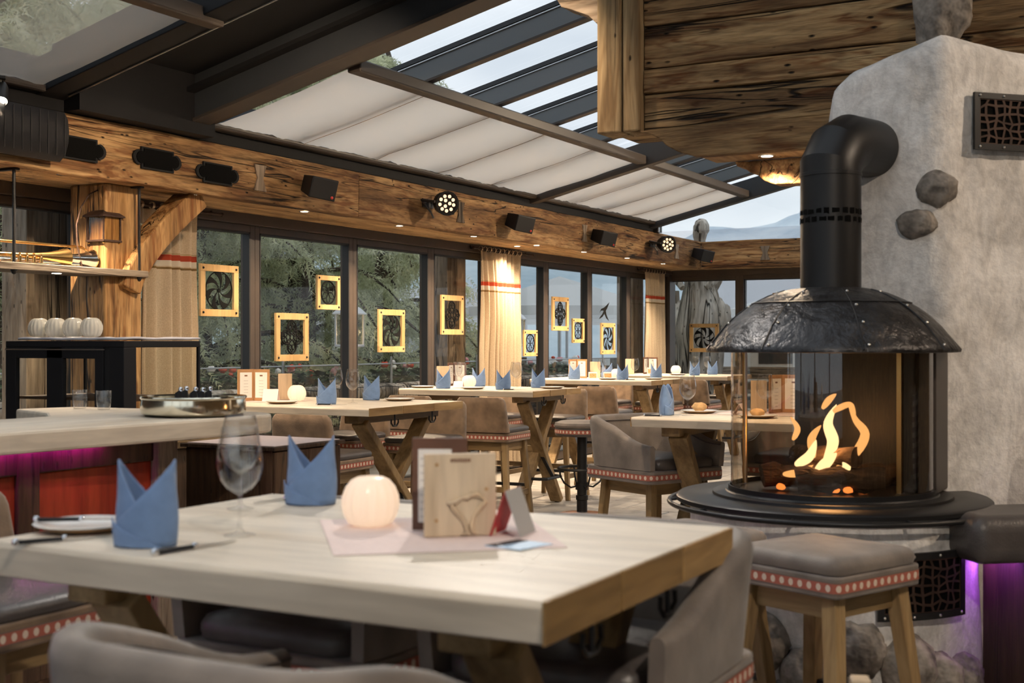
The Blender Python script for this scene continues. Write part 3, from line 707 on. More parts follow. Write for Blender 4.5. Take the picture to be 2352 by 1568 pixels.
# wrought grilles: frame, dark backing, irregular lattice
def grille(fn, w, h, seed, nm_par):
    """fn(u, v, out) maps the flat grille (u in 0..w, v in 0..h) onto the wall"""
    b = MB(); b.grid(lambda p, q: fn(p*w, q*h, 0.004), 14, 2)
    root = C(b, 'vent_grille', 'void_black', nm_par)
    f = MB(); t = 0.026
    for (u0, u1, v0, v1) in ((0, w, 0, t), (0, w, h-t, h), (0, t, t, h-t), (w-t, w, t, h-t)):
        n = 14 if u1-u0 > 0.1 else 1
        g0 = MB().grid(lambda p, q: fn(u0+(u1-u0)*p, v0+(v1-v0)*q, 0.016), n, 1); f.add(g0.v, g0.f)
        for e, (ua, ub, va, vb) in enumerate(((u0, u1, v0, v0), (u0, u1, v1, v1), (u0, u0, v0, v1), (u1, u1, v0, v1))):
            g1 = MB().grid(lambda p, q: fn(ua+(ub-ua)*p, va+(vb-va)*p, 0.016*q), n, 1); f.add(g1.v, g1.f)
    C(f, 'frame', 'black_metal', root)
    r = random.Random(seed); nx, ny = 9, 6; pts = {}
    for i in range(nx+1):
        for j in range(ny+1): pts[i, j] = (t+(w-2*t)*(i/nx)+(r.uniform(-.013, .013) if 0 < i < nx else 0), t+(h-2*t)*(j/ny)+(r.uniform(-.011, .011) if 0 < j < ny else 0))
    l = MB(); idx = {}
    for k2, p in pts.items(): idx[k2] = len(l.v); l.v.append(fn(p[0], p[1], 0.012))
    for i in range(nx):
        for j in range(ny):
            cs = [(i, j), (i+1, j), (i+1, j+1), (i, j+1)]; mx = sum(pts[q][0] for q in cs)/4; my = sum(pts[q][1] for q in cs)/4
            o = len(l.v); kx = r.uniform(0.66, 0.78)
            for q in cs: l.v.append(fn(mx+(pts[q][0]-mx)*kx, my+(pts[q][1]-my)*kx, 0.012))
            l.f += [(idx[cs[e]], idx[cs[(e+1) % 4]], o+(e+1) % 4, o+e) for e in range(4)]
    C(l, 'lattice', 'rusty_metal', root)
    for k in range(4):
        for vv in (t/2, h-t/2): C(MB().ball(fn(t+(w-2*t)*k/3, vv, 0.017), 0.006, 6), 'bolt', 'steel', root, smooth=True)
def basefn(u, v, o):
    a = math.radians(-60)+u/0.62; R = 0.622+o
    return (CX+R*math.cos(a), CY+R*math.sin(a), 0.415+v)
grille(basefn, 0.40, 0.255, 3, chim)
ex, ey = 0.7071, 0.7071
def facefn(u, v, o): return (-0.90+0.03+u*ex*1.0+(0.006+o)*0.7071, 5.83+u*ey-(0.006+o)*0.7071, 2.315+v)
grille(facefn, 0.42, 0.25, 4, chim)
# ------------------------------------------------------------------ fireplace: hearth, glass drum, hood, flue
fire = empty('fireplace', (CX, CY, 0.79), 0, 'round glass fireplace with black domed hood and burning logs', 'fireplace')
def F(mb, name, mat, par=None, smooth=False, bevel=0.0, angle=40): return mb.build(name, mat, par or fire, smooth, bevel, angle=angle)
hearth = F(MB().lathe([(0.0005, 0.0), (0.645, 0.0), (0.655, 0.006), (0.655, 0.022), (0.645, 0.03), (0.50, 0.032), (0.498, 0.042), (0.445, 0.044), (0.44, 0.05), (0.0005, 0.05)], 96), 'hearth_plate', 'black_metal', smooth=True)
rail = [(0.685*math.cos(a), 0.685*math.sin(a), -0.004) for a in [math.radians(-205+i*4.2) for i in range(52)]]
rr = F(MB().tube(rail, 0.0105, 10), 'hearth_rail', 'black_metal', smooth=True)
e = Vector(rail[-1]); d = (e-Vector(rail[-2])).normalized()
F(MB().tube([e, e+d*0.03, e+d*0.034, e+d*0.06], [0.011, 0.011, 0.017, 0.012], 10), 'rail_knob', 'black_metal', rr, smooth=True)
for ang in (-160, -125, -88, -50):
    a = math.radians(ang); F(MB().tube([(0.64*math.cos(a), 0.64*math.sin(a), 0.005), (0.685*math.cos(a), 0.685*math.sin(a), -0.004)], 0.008, 8), 'rail_bracket', 'black_metal', rr, smooth=True)
# glass drum: front arc from the wall on one side to the metal jamb on the other
F(MB().lathe([(0.42, 0.052), (0.42, 0.66)], 72, a0=math.radians(128), a1=math.radians(362)), 'glass_drum', 'fire_glass', smooth=True)
F(MB().lathe([(0.425, 0.05), (0.432, 0.05), (0.432, 0.07), (0.425, 0.07)], 72, a0=math.radians(128), a1=math.radians(362)), 'glass_ring', 'black_metal', smooth=True)
for a in (-160, -165, -170, -175, -180):
    t = math.radians(a); F(MB().bar((0.405*math.cos(t), 0.405*math.sin(t), 0.0525), (0.38*math.cos(t), 0.38*math.sin(t), 0.0525), 0.014, 0.004), 'air_slot', 'dark_seal', hearth)
# firebox back and jamb
F(MB().box(-0.235, 0.35, 0.28, 0.318, 0.05, 0.66), 'firebox_back', 'dark_seal')
F(MB().box(0.295, 0.345, 0.02, 0.30, 0.05, 0.655), 'jamb', 'dark_seal', bevel=0.006)
F(MB().box(0.275, 0.294, 0.0, 0.03, 0.05, 0.655), 'jamb_strip', 'gold_tube')
F(MB().box(0.350, 0.425, 0.05, 0.335, 0.045, 0.65), 'jamb', 'brown_alu', bevel=0.006)
F(MB().tube([(-0.395, 0.05, 0.055), (-0.395, 0.05, 0.66)], 0.011, 10), 'corner_tube', 'gold_tube', smooth=True)
# logs and embers
for k, (a, b, r) in enumerate((((-0.27, -0.10, 0.105), (0.08, 0.02, 0.125), 0.05), ((-0.10, -0.18, 0.105), (0.25, -0.08, 0.115), 0.05), ((-0.16, 0.06, 0.185), (0.14, -0.12, 0.20), 0.045), ((0.02, 0.10, 0.11), (0.27, 0.14, 0.12), 0.045))):
    pts = [Vector(a).lerp(Vector(b), i/8)+Vector((0, 0.01*math.sin(i*1.3+k), 0.008*math.sin(i*1.9))) for i in range(9)]
    F(MB().tube(pts, [r*(1+0.1*math.sin(i*2.1+k)) for i in range(9)], 12), 'fire_log', 'charred_log', smooth=True, angle=60)
for k, (x, yv) in enumerate(((0.06, -0.16), (0.11, -0.15), (0.0, -0.13), (-0.17, -0.16), (0.15, -0.05))):
    F(MB().rock((x, yv, 0.07), (0.02, 0.016, 0.014), 60+k, 6), 'ember', 'ember', smooth=True)
# flames: twisted tapering tongues
def tongue(pts, w, name, mat):
    P = [Vector(p) for p in pts]; n = 22; path = []
    for i in range(n+1):
        t = i/n*(len(P)-1); k = min(int(t), len(P)-2); u = t-k; a0, a1, a2, a3 = P[max(k-1, 0)], P[k], P[k+1], P[min(k+2, len(P)-1)]; path.append(0.5*((2*a1)+(a2-a0)*u+(2*a0-5*a1+4*a2-a3)*u*u+(3*a1-3*a2+a3-a0)*u**3))
    mb = MB(); mb.tube(path, [max(0.001, w*math.sin(PI*(0.06+0.94*i/n))**0.8*(1-0.35*i/n)) for i in range(n+1)], 10)
    mb.v = [(p[0], p[1]*0.55+path[0].y*0.45, p[2]) for p in mb.v]
    return F(mb, name, mat, smooth=True, angle=0)
for pts, w, mt in (([(0.0, -0.10, 0.17), (0.035, -0.1, 0.26), (0.015, -0.1, 0.34), (0.05, -0.1, 0.42)], 0.030, 'flame_core'),
                   ([(0.05, -0.12, 0.15), (0.13, -0.1, 0.22), (0.17, -0.1, 0.30), (0.13, -0.1, 0.36), (0.10, -0.1, 0.43)], 0.024, 'flame_outer'),
                   ([(-0.12, -0.12, 0.16), (-0.06, -0.12, 0.20), (-0.03, -0.12, 0.27)], 0.026, 'flame_core'),
                   ([(-0.03, -0.14, 0.13), (0.02, -0.14, 0.18), (0.06, -0.13, 0.22)], 0.028, 'flame_core'),
                   ([(0.02, -0.1, 0.38), (0.06, -0.1, 0.405), (0.11, -0.1, 0.42), (0.13, -0.1, 0.37)], 0.016, 'flame_outer'),
                   ([(-0.01, -0.1, 0.40), (0.02, -0.1, 0.44), (0.05, -0.1, 0.465)], 0.017, 'flame_outer'),
                   ([(-0.15, -0.05, 0.26), (-0.13, -0.05, 0.31), (-0.16, -0.05, 0.36)], 0.016, 'flame_outer'),
                   ([(-0.17, -0.13, 0.12), (-0.10, -0.13, 0.13), (-0.04, -0.13, 0.165)], 0.020, 'flame_outer'),
                   ([(0.09, -0.14, 0.12), (0.10, -0.13, 0.17), (0.08, -0.13, 0.2)], 0.022, 'flame_core'),
                   ([(-0.05, -0.08, 0.19), (-0.06, -0.08, 0.27), (-0.02, -0.08, 0.33)], 0.022, 'flame_outer')):
    tongue(pts, w, 'flame', mt)
point('fire_light', (0.03, -0.11, 0.24), 6.0, (1.0, 0.5, 0.18), 0.08, fire)
# hood
hp = [(0.0005, 0.915), (0.127, 0.912), (0.18, 0.905), (0.24, 0.888), (0.30, 0.862), (0.36, 0.826), (0.41, 0.788), (0.455, 0.745), (0.49, 0.70), (0.515, 0.668), (0.528, 0.652), (0.526, 0.640), (0.50, 0.638), (0.30, 0.645), (0.0005, 0.645)]
def hfn(a, z): return 1+(0.010*noise.noise((math.cos(a)*5, math.sin(a)*5, z*9)) if z > 0.65 else 0)
hood = F(MB().lathe(hp, 96, fn=hfn), 'hood', 'hammered_iron', smooth=True, angle=70)
def hr(z):
    for (r0, z0), (r1, z1) in zip(hp[1:11], hp[2:12]):
        if z1 <= z <= z0: return r0+(r1-r0)*(z0-z)/(z0-z1)
    return 0.13
for ang in (-150, -106, -62, -20):
    a = math.radians(ang); F(MB().tube([(hr(z)*math.cos(a)*1.003, hr(z)*math.sin(a)*1.003, z+0.001) for z in [0.90-0.025*i for i in range(11)]], 0.0035, 6), 'seam', 'black_metal', hood, smooth=True)
    for z in (0.89, 0.83, 0.76, 0.67):
        b = a+0.045; F(MB().ball((hr(z)*math.cos(b)*1.006, hr(z)*math.sin(b)*1.006, z), 0.007, 6), 'rivet', 'steel', hood, smooth=True)
F(MB().lathe([(hr(0.845)+0.004, 0.843), (hr(0.845)+0.006, 0.847), (hr(0.851)+0.003, 0.852)], 72), 'ring_seam', 'black_metal', hood, smooth=True)
# flue pipe, perforated band, mitred elbow into the plaster
pipe = F(MB().lathe([(0.127, 0.89), (0.127, 1.39)], 48), 'flue_pipe', 'black_metal', smooth=True)
r = random.Random(11)
for row, z in enumerate((1.232, 1.198)):
    for k in range(22):
        a = 2*PI*k/22+row*0.12+r.uniform(-.03, .03); w = r.uniform(0.022, 0.031)/0.127/2; h = r.uniform(0.009, 0.013)
        m = MB().add([(0.1283*math.cos(a+s*w), 0.1283*math.sin(a+s*w), z+q*h+r.uniform(-.003, .003)) for s, q in ((-1, -1), (0, -1), (1, -1), (1, 1), (0, 1), (-1, 1))], [(0, 1, 4, 5), (1, 2, 3, 4)])
        F(m, 'vent_hole', 'void_black', pipe)
def miter(pts, rad, n=40):
    P = [Vector(p) for p in pts]; mb = MB(); rings = []
    for i, p in enumerate(P):
        d0 = (P[i]-P[i-1]).normalized() if i else (P[1]-P[0]).normalized(); d1 = (P[i+1]-P[i]).normalized() if i < len(P)-1 else d0
        nn = (d0+d1).normalized(); side = Vector((nn.y, -nn.x, 0))
        if side.length < 1e-3: side = Vector((d1.y, -d1.x, 0)) if abs(d1.x)+abs(d1.y) > 1e-3 else Vector((0.95, -0.3, 0))
        side.normalize(); up = side.cross(nn); sc = 1/max(0.5, nn.dot(d1))
        rings.append([p+(side*math.cos(2*PI*j/n)+up*math.sin(2*PI*j/n)*sc)*rad for j in range(n)])
    vs = [q for rg in rings for q in rg]
    mb.add(vs, [(i*n+j, i*n+(j+1) % n, (i+1)*n+(j+1) % n, (i+1)*n+j) for i in range(len(P)-1) for j in range(n)]); return mb
dr = Vector((0.27, 0.96, 0)).normalized()
F(miter([(0, 0, 1.385), (0, 0, 1.43), tuple(dr*0.055+Vector((0, 0, 1.50))), tuple(dr*0.15+Vector((0, 0, 1.542))), tuple(dr*0.36+Vector((0, 0, 1.545)))], 0.1285), 'elbow', 'black_metal', smooth=True, angle=20)
F(MB().lathe([(0.1275, 1.385), (0.1305, 1.387), (0.1305, 1.40), (0.1275, 1.402)], 48), 'pipe_collar', 'black_metal', pipe, smooth=True)
# ------------------------------------------------------------------ tables: thick oak plank tops on crossed legs
TH = 1.05
def table(x0, x1, y0, y1, label, group='oak tables on crossed legs', stirrup=True, seed=0, th=0.055):
    cx, cy = (x0+x1)/2, (y0+y1)/2; L, W = x1-x0, y1-y0
    t = empty('dining_table', (cx, cy, 0), 0, label, 'table', group)
    n = 24; r = random.Random(seed); npl = 3
    ws = [-W/2+W*k/npl for k in range(npl+1)]
    for k in range(npl):
        mb = MB(); vs = []
        a, b = ws[k], ws[k+1]-0.0015
        for i in range(n+1):
            x = -L/2+L*i/n
            ya = a+(0.012*noise.noise((x*2.2, seed+1, 0)) if k == 0 else 0); yb = b+(0.012*noise.noise((x*2.2, seed+5, 0)) if k == npl-1 else 0)
            bl = 0.014*noise.noise((x*3, seed+2, 0)) if k == 0 else 0; bh = 0.014*noise.noise((x*3, seed+3, 0)) if k == npl-1 else 0
            vs += [(x, ya+0.012*(k == 0), TH-th), (x, yb-0.012*(k == npl-1), TH-th), (x, yb+bh*0.4, TH-0.012 if k == npl-1 else TH), (x, yb-0.006*(k == npl-1), TH), (x, ya+0.006*(k == 0), TH), (x, ya+bl*0.4, TH-0.012 if k == 0 else TH)]
        fs = [(5, 4, 3, 2, 1, 0), tuple(6*n+j for j in range(6))]
        for i in range(n): fs += [(6*i+j, 6*i+(j+1) % 6, 6*i+6+(j+1) % 6, 6*i+6+j) for j in range(6)]
        mb.add(vs, fs); mb.build('top_plank', 'table_oak_X', t, bevel=0.003)
        for sx in (-1, 1): MB().box(sx*(L/2+0.003)-0.003, sx*(L/2+0.003)+0.003, a+0.004, b-0.004, TH-th+0.001, TH-0.002).build('shaded_end_grain', 'shaded_edge_oak', t, bevel=0.001)  # oak end strips, darkened further to carry the shade there
    for sx in (-1, 1):
        X = sx*(L/2-0.20)
        MB().box(X-0.055, X+0.055, -W/2+0.09, W/2-0.09, TH-th-0.055, TH-th-0.001).build('cross_batten', 'leg_oak_Y', t, bevel=0.006)
        for s in (-1, 1):
            o = 0.028*s
            MB().bar((X+o, -s*(W/2-0.15), TH-th-0.05), (X+o, s*(W/2-0.15), 0.02), 0.055, 0.115, (1, 0, 0)).build('leg', 'leg_oak_Z', t, bevel=0.006)
            MB().lathe([(0.0005, 0), (0.022, 0), (0.022, 0.022)], 12, (X+o, s*(W/2-0.15), 0)).build('foot_glide', 'black_metal', t)
        MB().tube([(X-0.075, 0, 0.515), (X+0.075, 0, 0.515)], 0.014, 8).build('bolt', 'black_metal', t, smooth=True)
        if stirrup:
            s = sx; y1_ = 0.17
            MB().tube([(X-s*0.02, -y1_, 0.26), (X+s*0.10, -y1_, 0.26), (X+s*0.16, -y1_+0.03, 0.26), (X+s*0.16, y1_-0.03, 0.26), (X+s*0.10, y1_, 0.26), (X-s*0.02, y1_, 0.26)], 0.014, 8).build('foot_bar', 'black_metal', t, smooth=True)
            MB().bar((X+s*0.035, 0, 0.46), (X+s*0.155, 0, 0.262), 0.03, 0.008, (0, 1, 0)).build('foot_bar_stay', 'black_metal', t)
    MB().bar((-L/2+0.2, 0, 0.515), (L/2-0.2, 0, 0.515), 0.07, 0.05).build('stretcher', 'leg_oak_X', t, bevel=0.004)
    for yy in (-W*0.18, W*0.22):
        X = L/2-0.05
        hk = MB().tube([(X, yy, TH-th), (X, yy, TH-th-0.05), (X, yy, TH-th-0.075)], 0.006, 6); hk.tube([(X, yy-0.04, TH-th-0.035), (X, yy-0.042, TH-th-0.06), (X, yy-0.02, TH-th-0.08), (X, yy+0.02, TH-th-0.08), (X, yy+0.042, TH-th-0.06), (X, yy+0.04, TH-th-0.035)], 0.006, 6)
        hk.build('bag_hook', 'black_metal', t, smooth=True)
    return t
table(-2.26, -0.935, 1.82, 2.77, 'big pale oak table with two blue napkins and a pine menu holder', seed=1, th=0.075)
table(-6.55, -4.64, 6.63, 7.80, 'oak table beside the bar with a tall brown menu on it', seed=2)
table(-6.40, -5.02, 9.62, 10.58, 'oak table in front of the middle curtain with four napkins', seed=3)
table(-6.75, -5.25, 12.86, 13.82, 'oak table by the mountain windows with orange postcards', seed=4)
table(-6.70, -5.12, 15.02, 15.98, 'farthest oak table in the window corner near the wooden statue', seed=5)
table(-2.80, -1.55, 6.56, 7.50, 'oak table standing behind the glass fireplace', seed=6)
table(-2.30, -0.80, -0.16, 0.80, 'oak table in front of the near armchair carrying only a globe lamp', seed=7)

# ------------------------------------------------------------------ seats
def ribbon_loop(mb_pts, z0, z1, closed=True, pitch=0.036):
    mb = MB(); n = len(mb_pts); L = 0.0; k = n if closed else n-1
    for i in range(k):
        a, b = Vector((*mb_pts[i], 0)), Vector((*mb_pts[(i+1) % n], 0)); o = len(mb.v); d = (b-a).length
        mb.add([(a.x, a.y, z0), (b.x, b.y, z0), (b.x, b.y, z1), (a.x, a.y, z1)], [(0, 1, 2, 3)])
        for j, (u, v) in enumerate(((L, 0), (L+d, 0), (L+d, 1), (L, 1))): mb.uv[o+j] = (u/pitch, v)
        L += d
    return mb
def cushion(w, d, z0, z1, r=0.05, dome=0.02, nx=14):
    """soft square pad"""
    mb = MB()
    def ring(ins, z):
        pts = []
        hw, hd = w/2-ins, d/2-ins; rr = max(0.005, r-ins)
        for cx, cy, a0 in ((hw-rr, hd-rr, 0), (-hw+rr, hd-rr, 90), (-hw+rr, -hd+rr, 180), (hw-rr, -hd+rr, 270)):
            for k in range(5): a = math.radians(a0+k*22.5); pts.append((cx+rr*math.cos(a), cy+rr*math.sin(a), z))
        return pts
    h = z1-z0; rings = [ring(0.006, z0), ring(0, z0+h*0.3), ring(0.002, z0+h*0.6), ring(0.014, z0+h*0.88), ring(0.035, z1)]
    for q in (0.4, 0.7, 0.97): rings.append([(p[0]*(1-q), p[1]*(1-q), z1+dome*(1-(1-q)**2)) for p in ring(0.035, z1)])
    n = 20; vs = [p for rg in rings for p in rg]
    fs = [(i*n+j, i*n+(j+1) % n, (i+1)*n+(j+1) % n, (i+1)*n+j) for i in range(len(rings)-1) for j in range(n)]
    fs += [tuple(range(n-1, -1, -1)), tuple((len(rings)-1)*n+j for j in range(n))]
    mb.add(vs, fs); return mb
def rrect(w, d, r=0.03, n=4):
    pts = []
    for cx, cy, a0 in ((w/2-r, d/2-r, 0), (-w/2+r, d/2-r, 90), (-w/2+r, -d/2+r, 180), (w/2-r, -d/2+r, 270)):
        for k in range(n+1): a = math.radians(a0+k*90/n); pts.append((cx+r*math.cos(a), cy+r*math.sin(a)))
    return pts
def legs(t, w, d, zt, splay=0.05, lw=0.048, stretch=(0.22,), lt='leg_oak_Z'):
    for sx in (-1, 1):
        for sy in (-1, 1):
            MB().bar((sx*(w/2-0.035), sy*(d/2-0.035), zt), (sx*(w/2-0.035+splay), sy*(d/2-0.035+splay), 0), lw, lw, (sx, sy*0.0001, 0), lw*0.82, lw*0.82).build('leg', lt, t, bevel=0.004)
    for sx in (-1, 1): MB().box(sx*(w/2-0.045)-0.011, sx*(w/2-0.045)+0.011, -d/2+0.05, d/2-0.05, zt-0.075, zt+0.002).build('apron', 'leg_oak_Y', t, bevel=0.003)
    for sy in (-1, 1): MB().box(-w/2+0.05, w/2-0.05, sy*(d/2-0.045)-0.011, sy*(d/2-0.045)+0.011, zt-0.075, zt+0.002).build('apron', 'leg_oak_X', t, bevel=0.003)
    for z in stretch:
        k = splay*(1-z/zt)
        for sx in (-1, 1): MB().bar((sx*(w/2-0.035+k), -d/2+0.04-k, z), (sx*(w/2-0.035+k), d/2-0.04+k, z), 0.022, 0.045).build('stretcher', 'leg_oak_Y', t, bevel=0.003)
        MB().bar((-w/2+0.04-k, d/2-0.035+k, z+0.05), (w/2-0.04+k, d/2-0.035+k, z+0.05), 0.026, 0.026).build('foot_rail', 'black_metal', t, bevel=0.003)
        MB().bar((-w/2+0.04-k, -d/2+0.035-k, z+0.05), (w/2-0.04+k, -d/2+0.035-k, z+0.05), 0.022, 0.045).build('stretcher', 'leg_oak_X', t, bevel=0.003)
def upholstered_base(t, w, d, z0, z1, ztop, leather='leather_grey', seatl='leather_dark'):
    b = MB().prism(rrect(w, d, 0.03), 'Z', z0, z1).build('seat_base', leather, t, smooth=True, bevel=0.006)
    zm = (z0+z1)/2
    rb = ribbon_loop(rrect(w+0.003, d+0.003, 0.031), zm-0.019, zm+0.019).build('ribbon', 'ribbon', b)
    cushion(w-0.004, d-0.004, z1+0.003, ztop, 0.05, 0.012).build('seat', seatl, t, smooth=True, angle=60)
def make_bar_chair():
    t = empty('bar_chair', (0, 0, 0)); legs(t, 0.43, 0.43, 0.655)
    upholstered_base(t, 0.46, 0.47, 0.655, 0.73, 0.775, 'leather_brown')
    # backrest slab, slightly raked and rounded, narrower at the top
    def bf(u, v):
        pts = rrect(0.47-0.045*v, 0.075, 0.028); p = pts[int(round(u*20)) % 20]; k = 1-0.10*max(0, (v-0.9)/0.1)
        return (p[0]*k, -0.215-0.055*v+p[1]*(1-0.45*max(0, (v-0.88)/0.12))-0.02*math.cos(p[0]*4)*v+0.02*v, 0.735+0.285*v)
    m = MB().grid(bf, 20, 12, True); m.f += [tuple(range(19, -1, -1)), tuple(12*20+j for j in range(20))]
    m.build('backrest', 'leather_brown', t, smooth=True, angle=60)
    return t
BAR = Proto(make_bar_chair)
def make_armchair():
    t = empty('bar_armchair', (0, 0, 0)); legs(t, 0.47, 0.47, 0.66)
    w, d = 0.60, 0.60
    b = MB().prism(rrect(w, d, 0.06), 'Z', 0.66, 0.735).build('seat_base', 'leather_grey', t, smooth=True, bevel=0.006)
    ribbon_loop(rrect(w+0.004, d+0.004, 0.062), 0.678, 0.717).build('ribbon', 'ribbon', b)
    s = cushion(w-0.13, d-0.08, 0.738, 0.80, 0.06, 0.014); s.v = [(p[0], p[1]+0.03, p[2]) for p in s.v]
    s.build('seat', 'leather_dark', t, smooth=True, angle=60)
    # wrap-around shell: arms sweep up into the back
    path = []
    hw, yf, yb, r = w/2-0.03, d/2-0.01, -d/2+0.03, 0.13
    for i in range(9): path.append((-hw, yf-(yf-yb-r)*i/8))
    for i in range(1, 9): a = PI+PI/2*i/8; path.append((-hw+r+r*math.cos(a), yb+r+r*math.sin(a)))
    for i in range(1, 9): path.append((-hw+r+(2*hw-2*r)*i/8, yb))
    for i in range(1, 9): a = -PI/2+PI/2*i/8; path.append((hw-r+r*math.cos(a), yb+r+r*math.sin(a)))
    for i in range(1, 9): path.append((hw, yb+r+(yf-yb-r)*i/8))
    N = len(path)
    def top(p):
        f = max(0.0, min(1.0, (p[1]-yb-0.05)/(yf-yb-0.10))); q = f*f*(3-2*f)
        return 1.03-0.145*q
    sec = [(-1, 0.0), (-1, 0.5), (-1, 0.86), (-0.82, 0.955), (-0.4, 0.995), (0.2, 1.0), (0.7, 0.97), (1, 0.88), (1, 0.5), (1, 0.0)]
    vs = []
    for i, p in enumerate(path):
        a = Vector((*path[max(i-1, 0)], 0)); c = Vector((*path[min(i+1, N-1)], 0)); dd = (c-a).normalized(); nr = Vector((dd.y, -dd.x, 0))  # outward? sign chosen below
        zt = top(p); endk = min(1.0, min(i, N-1-i)/1.5)
        for sx, h in sec:
            th = 0.032*(0.55+0.45*endk); z = 0.737+(zt-0.737)*(h*(0.97+0.03*endk))
            lean = 0.03*h*(1 if p[1] < yb+0.2 else 0.4)
            q = Vector((p[0], p[1], 0))-nr*sx*th*-1
            out = Vector((p[0], p[1]-0.02, 0)).normalized()
            vs.append((q.x+out.x*lean, q.y+out.y*lean, z))
    k = len(sec); fs = [(i*k+j, (i+1)*k+j, (i+1)*k+j+1, i*k+j+1) for i in range(N-1) for j in range(k-1)]
    fs += [tuple(j for j in range(k)), tuple((N-1)*k+j for j in range(k-1, -1, -1))]
    fs += [((i+1)*k, i*k, i*k+k-1, (i+1)*k+k-1) for i in range(N-1)]
    sh = MB().add(vs, fs).build('arm_shell', 'leather_grey', t, smooth=True, angle=55)
    # piping along the shell rim
    MB().tube([Vector(vs[i*k+2])+Vector((0, 0, 0.004)) for i in range(N)], 0.004, 5).build('piping', 'leather_dark', sh, smooth=True)
    return t
ARM = Proto(make_armchair)
def make_stool():
    t = empty('bar_stool', (0, 0, 0)); legs(t, 0.40, 0.40, 0.675, 0.07, 0.055)
    upholstered_base(t, 0.45, 0.45, 0.677, 0.745, 0.80, 'leather_grey', 'leather_grey')
    return t
STOOL = Proto(make_stool)

gA = 'brown leather bar chairs at the window tables'
for loc, rz, lab in (((-4.92, 6.55, 0), 0.04, 'brown leather bar chair at the bar-side table with its back to the room'),
                     ((-5.08, 7.98, 0), PI+0.05, 'bar chair facing the room at the bar-side table, near its free end'),
                     ((-5.78, 7.98, 0), PI, 'bar chair facing the room at the bar-side table, near the window'),
                     ((-5.16, 9.20, 0), 0.06, 'brown bar chair with its back to the room beside the pine menu holder'),
                     ((-5.85, 9.22, 0), 0.0, 'bar chair under the middle table on the side next to the bar-side table'),
                     ((-5.38, 10.78, 0), PI+0.04, 'bar chair facing the room behind the crossed legs of the middle table'),
                     ((-6.05, 10.80, 0), PI, 'bar chair facing the room beside the middle curtain'),
                     ((-5.40, 11.98, 0), 0.03, 'brown bar chair with its back to the room at the table with postcards'),
                     ((-5.62, 14.00, 0), PI, 'bar chair facing the room at the table with postcards, nearer the fireplace'),
                     ((-6.28, 14.00, 0), PI, 'bar chair facing the room at the table with postcards, nearer the glass'),
                     ((-5.36, 14.62, 0), 0.0, 'bar chair with its back to the room at the farthest table'),
                     ((-5.55, 16.18, 0), PI, 'bar chair facing the room at the farthest table in the window corner'),
                     ((-2.98, 2.46, 0), -PI/2, 'bar chair at the bar-side end of the big pale oak table')):
    BAR.put(loc, rz, lab, 'chair', gA)
gB = 'grey leather armchairs with wrap-around arms'
for loc, rz, lab in (((-1.225, 2.65, 0), PI, 'grey armchair tucked under the big pale table in front of the square stools'),
                     ((-1.96, 2.66, 0), PI, 'grey armchair tucked under the big pale table below the globe lamp'),
                     ((-1.27, 1.63, 0), 0.0, 'grey armchair on the camera side of the big pale table, only its back rim showing'),
                     ((-2.86, 7.05, 0), math.radians(-116), 'grey armchair with scooped arms at the table behind the fireplace'),
                     ((-2.15, 7.72, 0), PI, 'grey armchair across the table behind the fireplace, seen past the hearth')):
    ARM.put(loc, rz, lab, 'armchair', gB)
gS = 'square leather-topped wooden stools by the fireplace'
STOOL.put((-1.09, 4.17, 0), math.radians(-23), 'square grey leather stool with red dotted trim standing in front of the hearth grille', 'stool', gS)
STOOL.put((-1.63, 4.30, 0), math.radians(-27), 'square grey leather stool half hidden behind the big pale table', 'stool', gS)
# pedestal stool
t = empty('pedestal_stool', (-4.60, 9.72, 0), 0, 'round stool on a black iron pedestal with foot ring and copper base', 'stool')
MB().lathe([(0.0005, 0), (0.21, 0), (0.21, 0.008), (0.19, 0.018), (0.05, 0.03), (0.0005, 0.03)], 40).build('base_disc', 'copper', t, smooth=True)
MB().lathe([(0.045, 0.02), (0.045, 0.13), (0.052, 0.135), (0.052, 0.17), (0.042, 0.175), (0.042, 0.70), (0.0005, 0.70)], 24).build('column', 'black_metal', t, smooth=True)
MB().lathe([(0.055, 0.22), (0.055, 0.28)], 24).build('clamp', 'black_metal', t, smooth=True)
MB().tube([(0.20*math.cos(2*PI*i/32), 0.20*math.sin(2*PI*i/32), 0.40) for i in range(32)], 0.012, 8, closed=True).build('foot_ring', 'black_metal', t, smooth=True)
for k in range(4):
    a = PI/4+k*PI/2; MB().tube([(r*math.cos(a), r*math.sin(a), z) for r, z in ((0.20, 0.40), (0.195, 0.34), (0.16, 0.28), (0.10, 0.24), (0.05, 0.25))], 0.008, 6).build('ring_stay', 'black_metal', t, smooth=True)
sb = MB().lathe([(0.0005, 0.68), (0.225, 0.68), (0.23, 0.69), (0.23, 0.75), (0.0005, 0.75)], 40).build('seat_base', 'leather_dark', t, smooth=True)
ribbon_loop([(0.2325*math.cos(2*PI*i/40), 0.2325*math.sin(2*PI*i/40)) for i in range(40)], 0.70, 0.738).build('ribbon', 'ribbon', sb)
MB().lathe([(0.0005, 0.752), (0.225, 0.752), (0.235, 0.77), (0.228, 0.79), (0.19, 0.803), (0.0005, 0.81)], 40).build('seat', 'leather_grey', t, smooth=True)

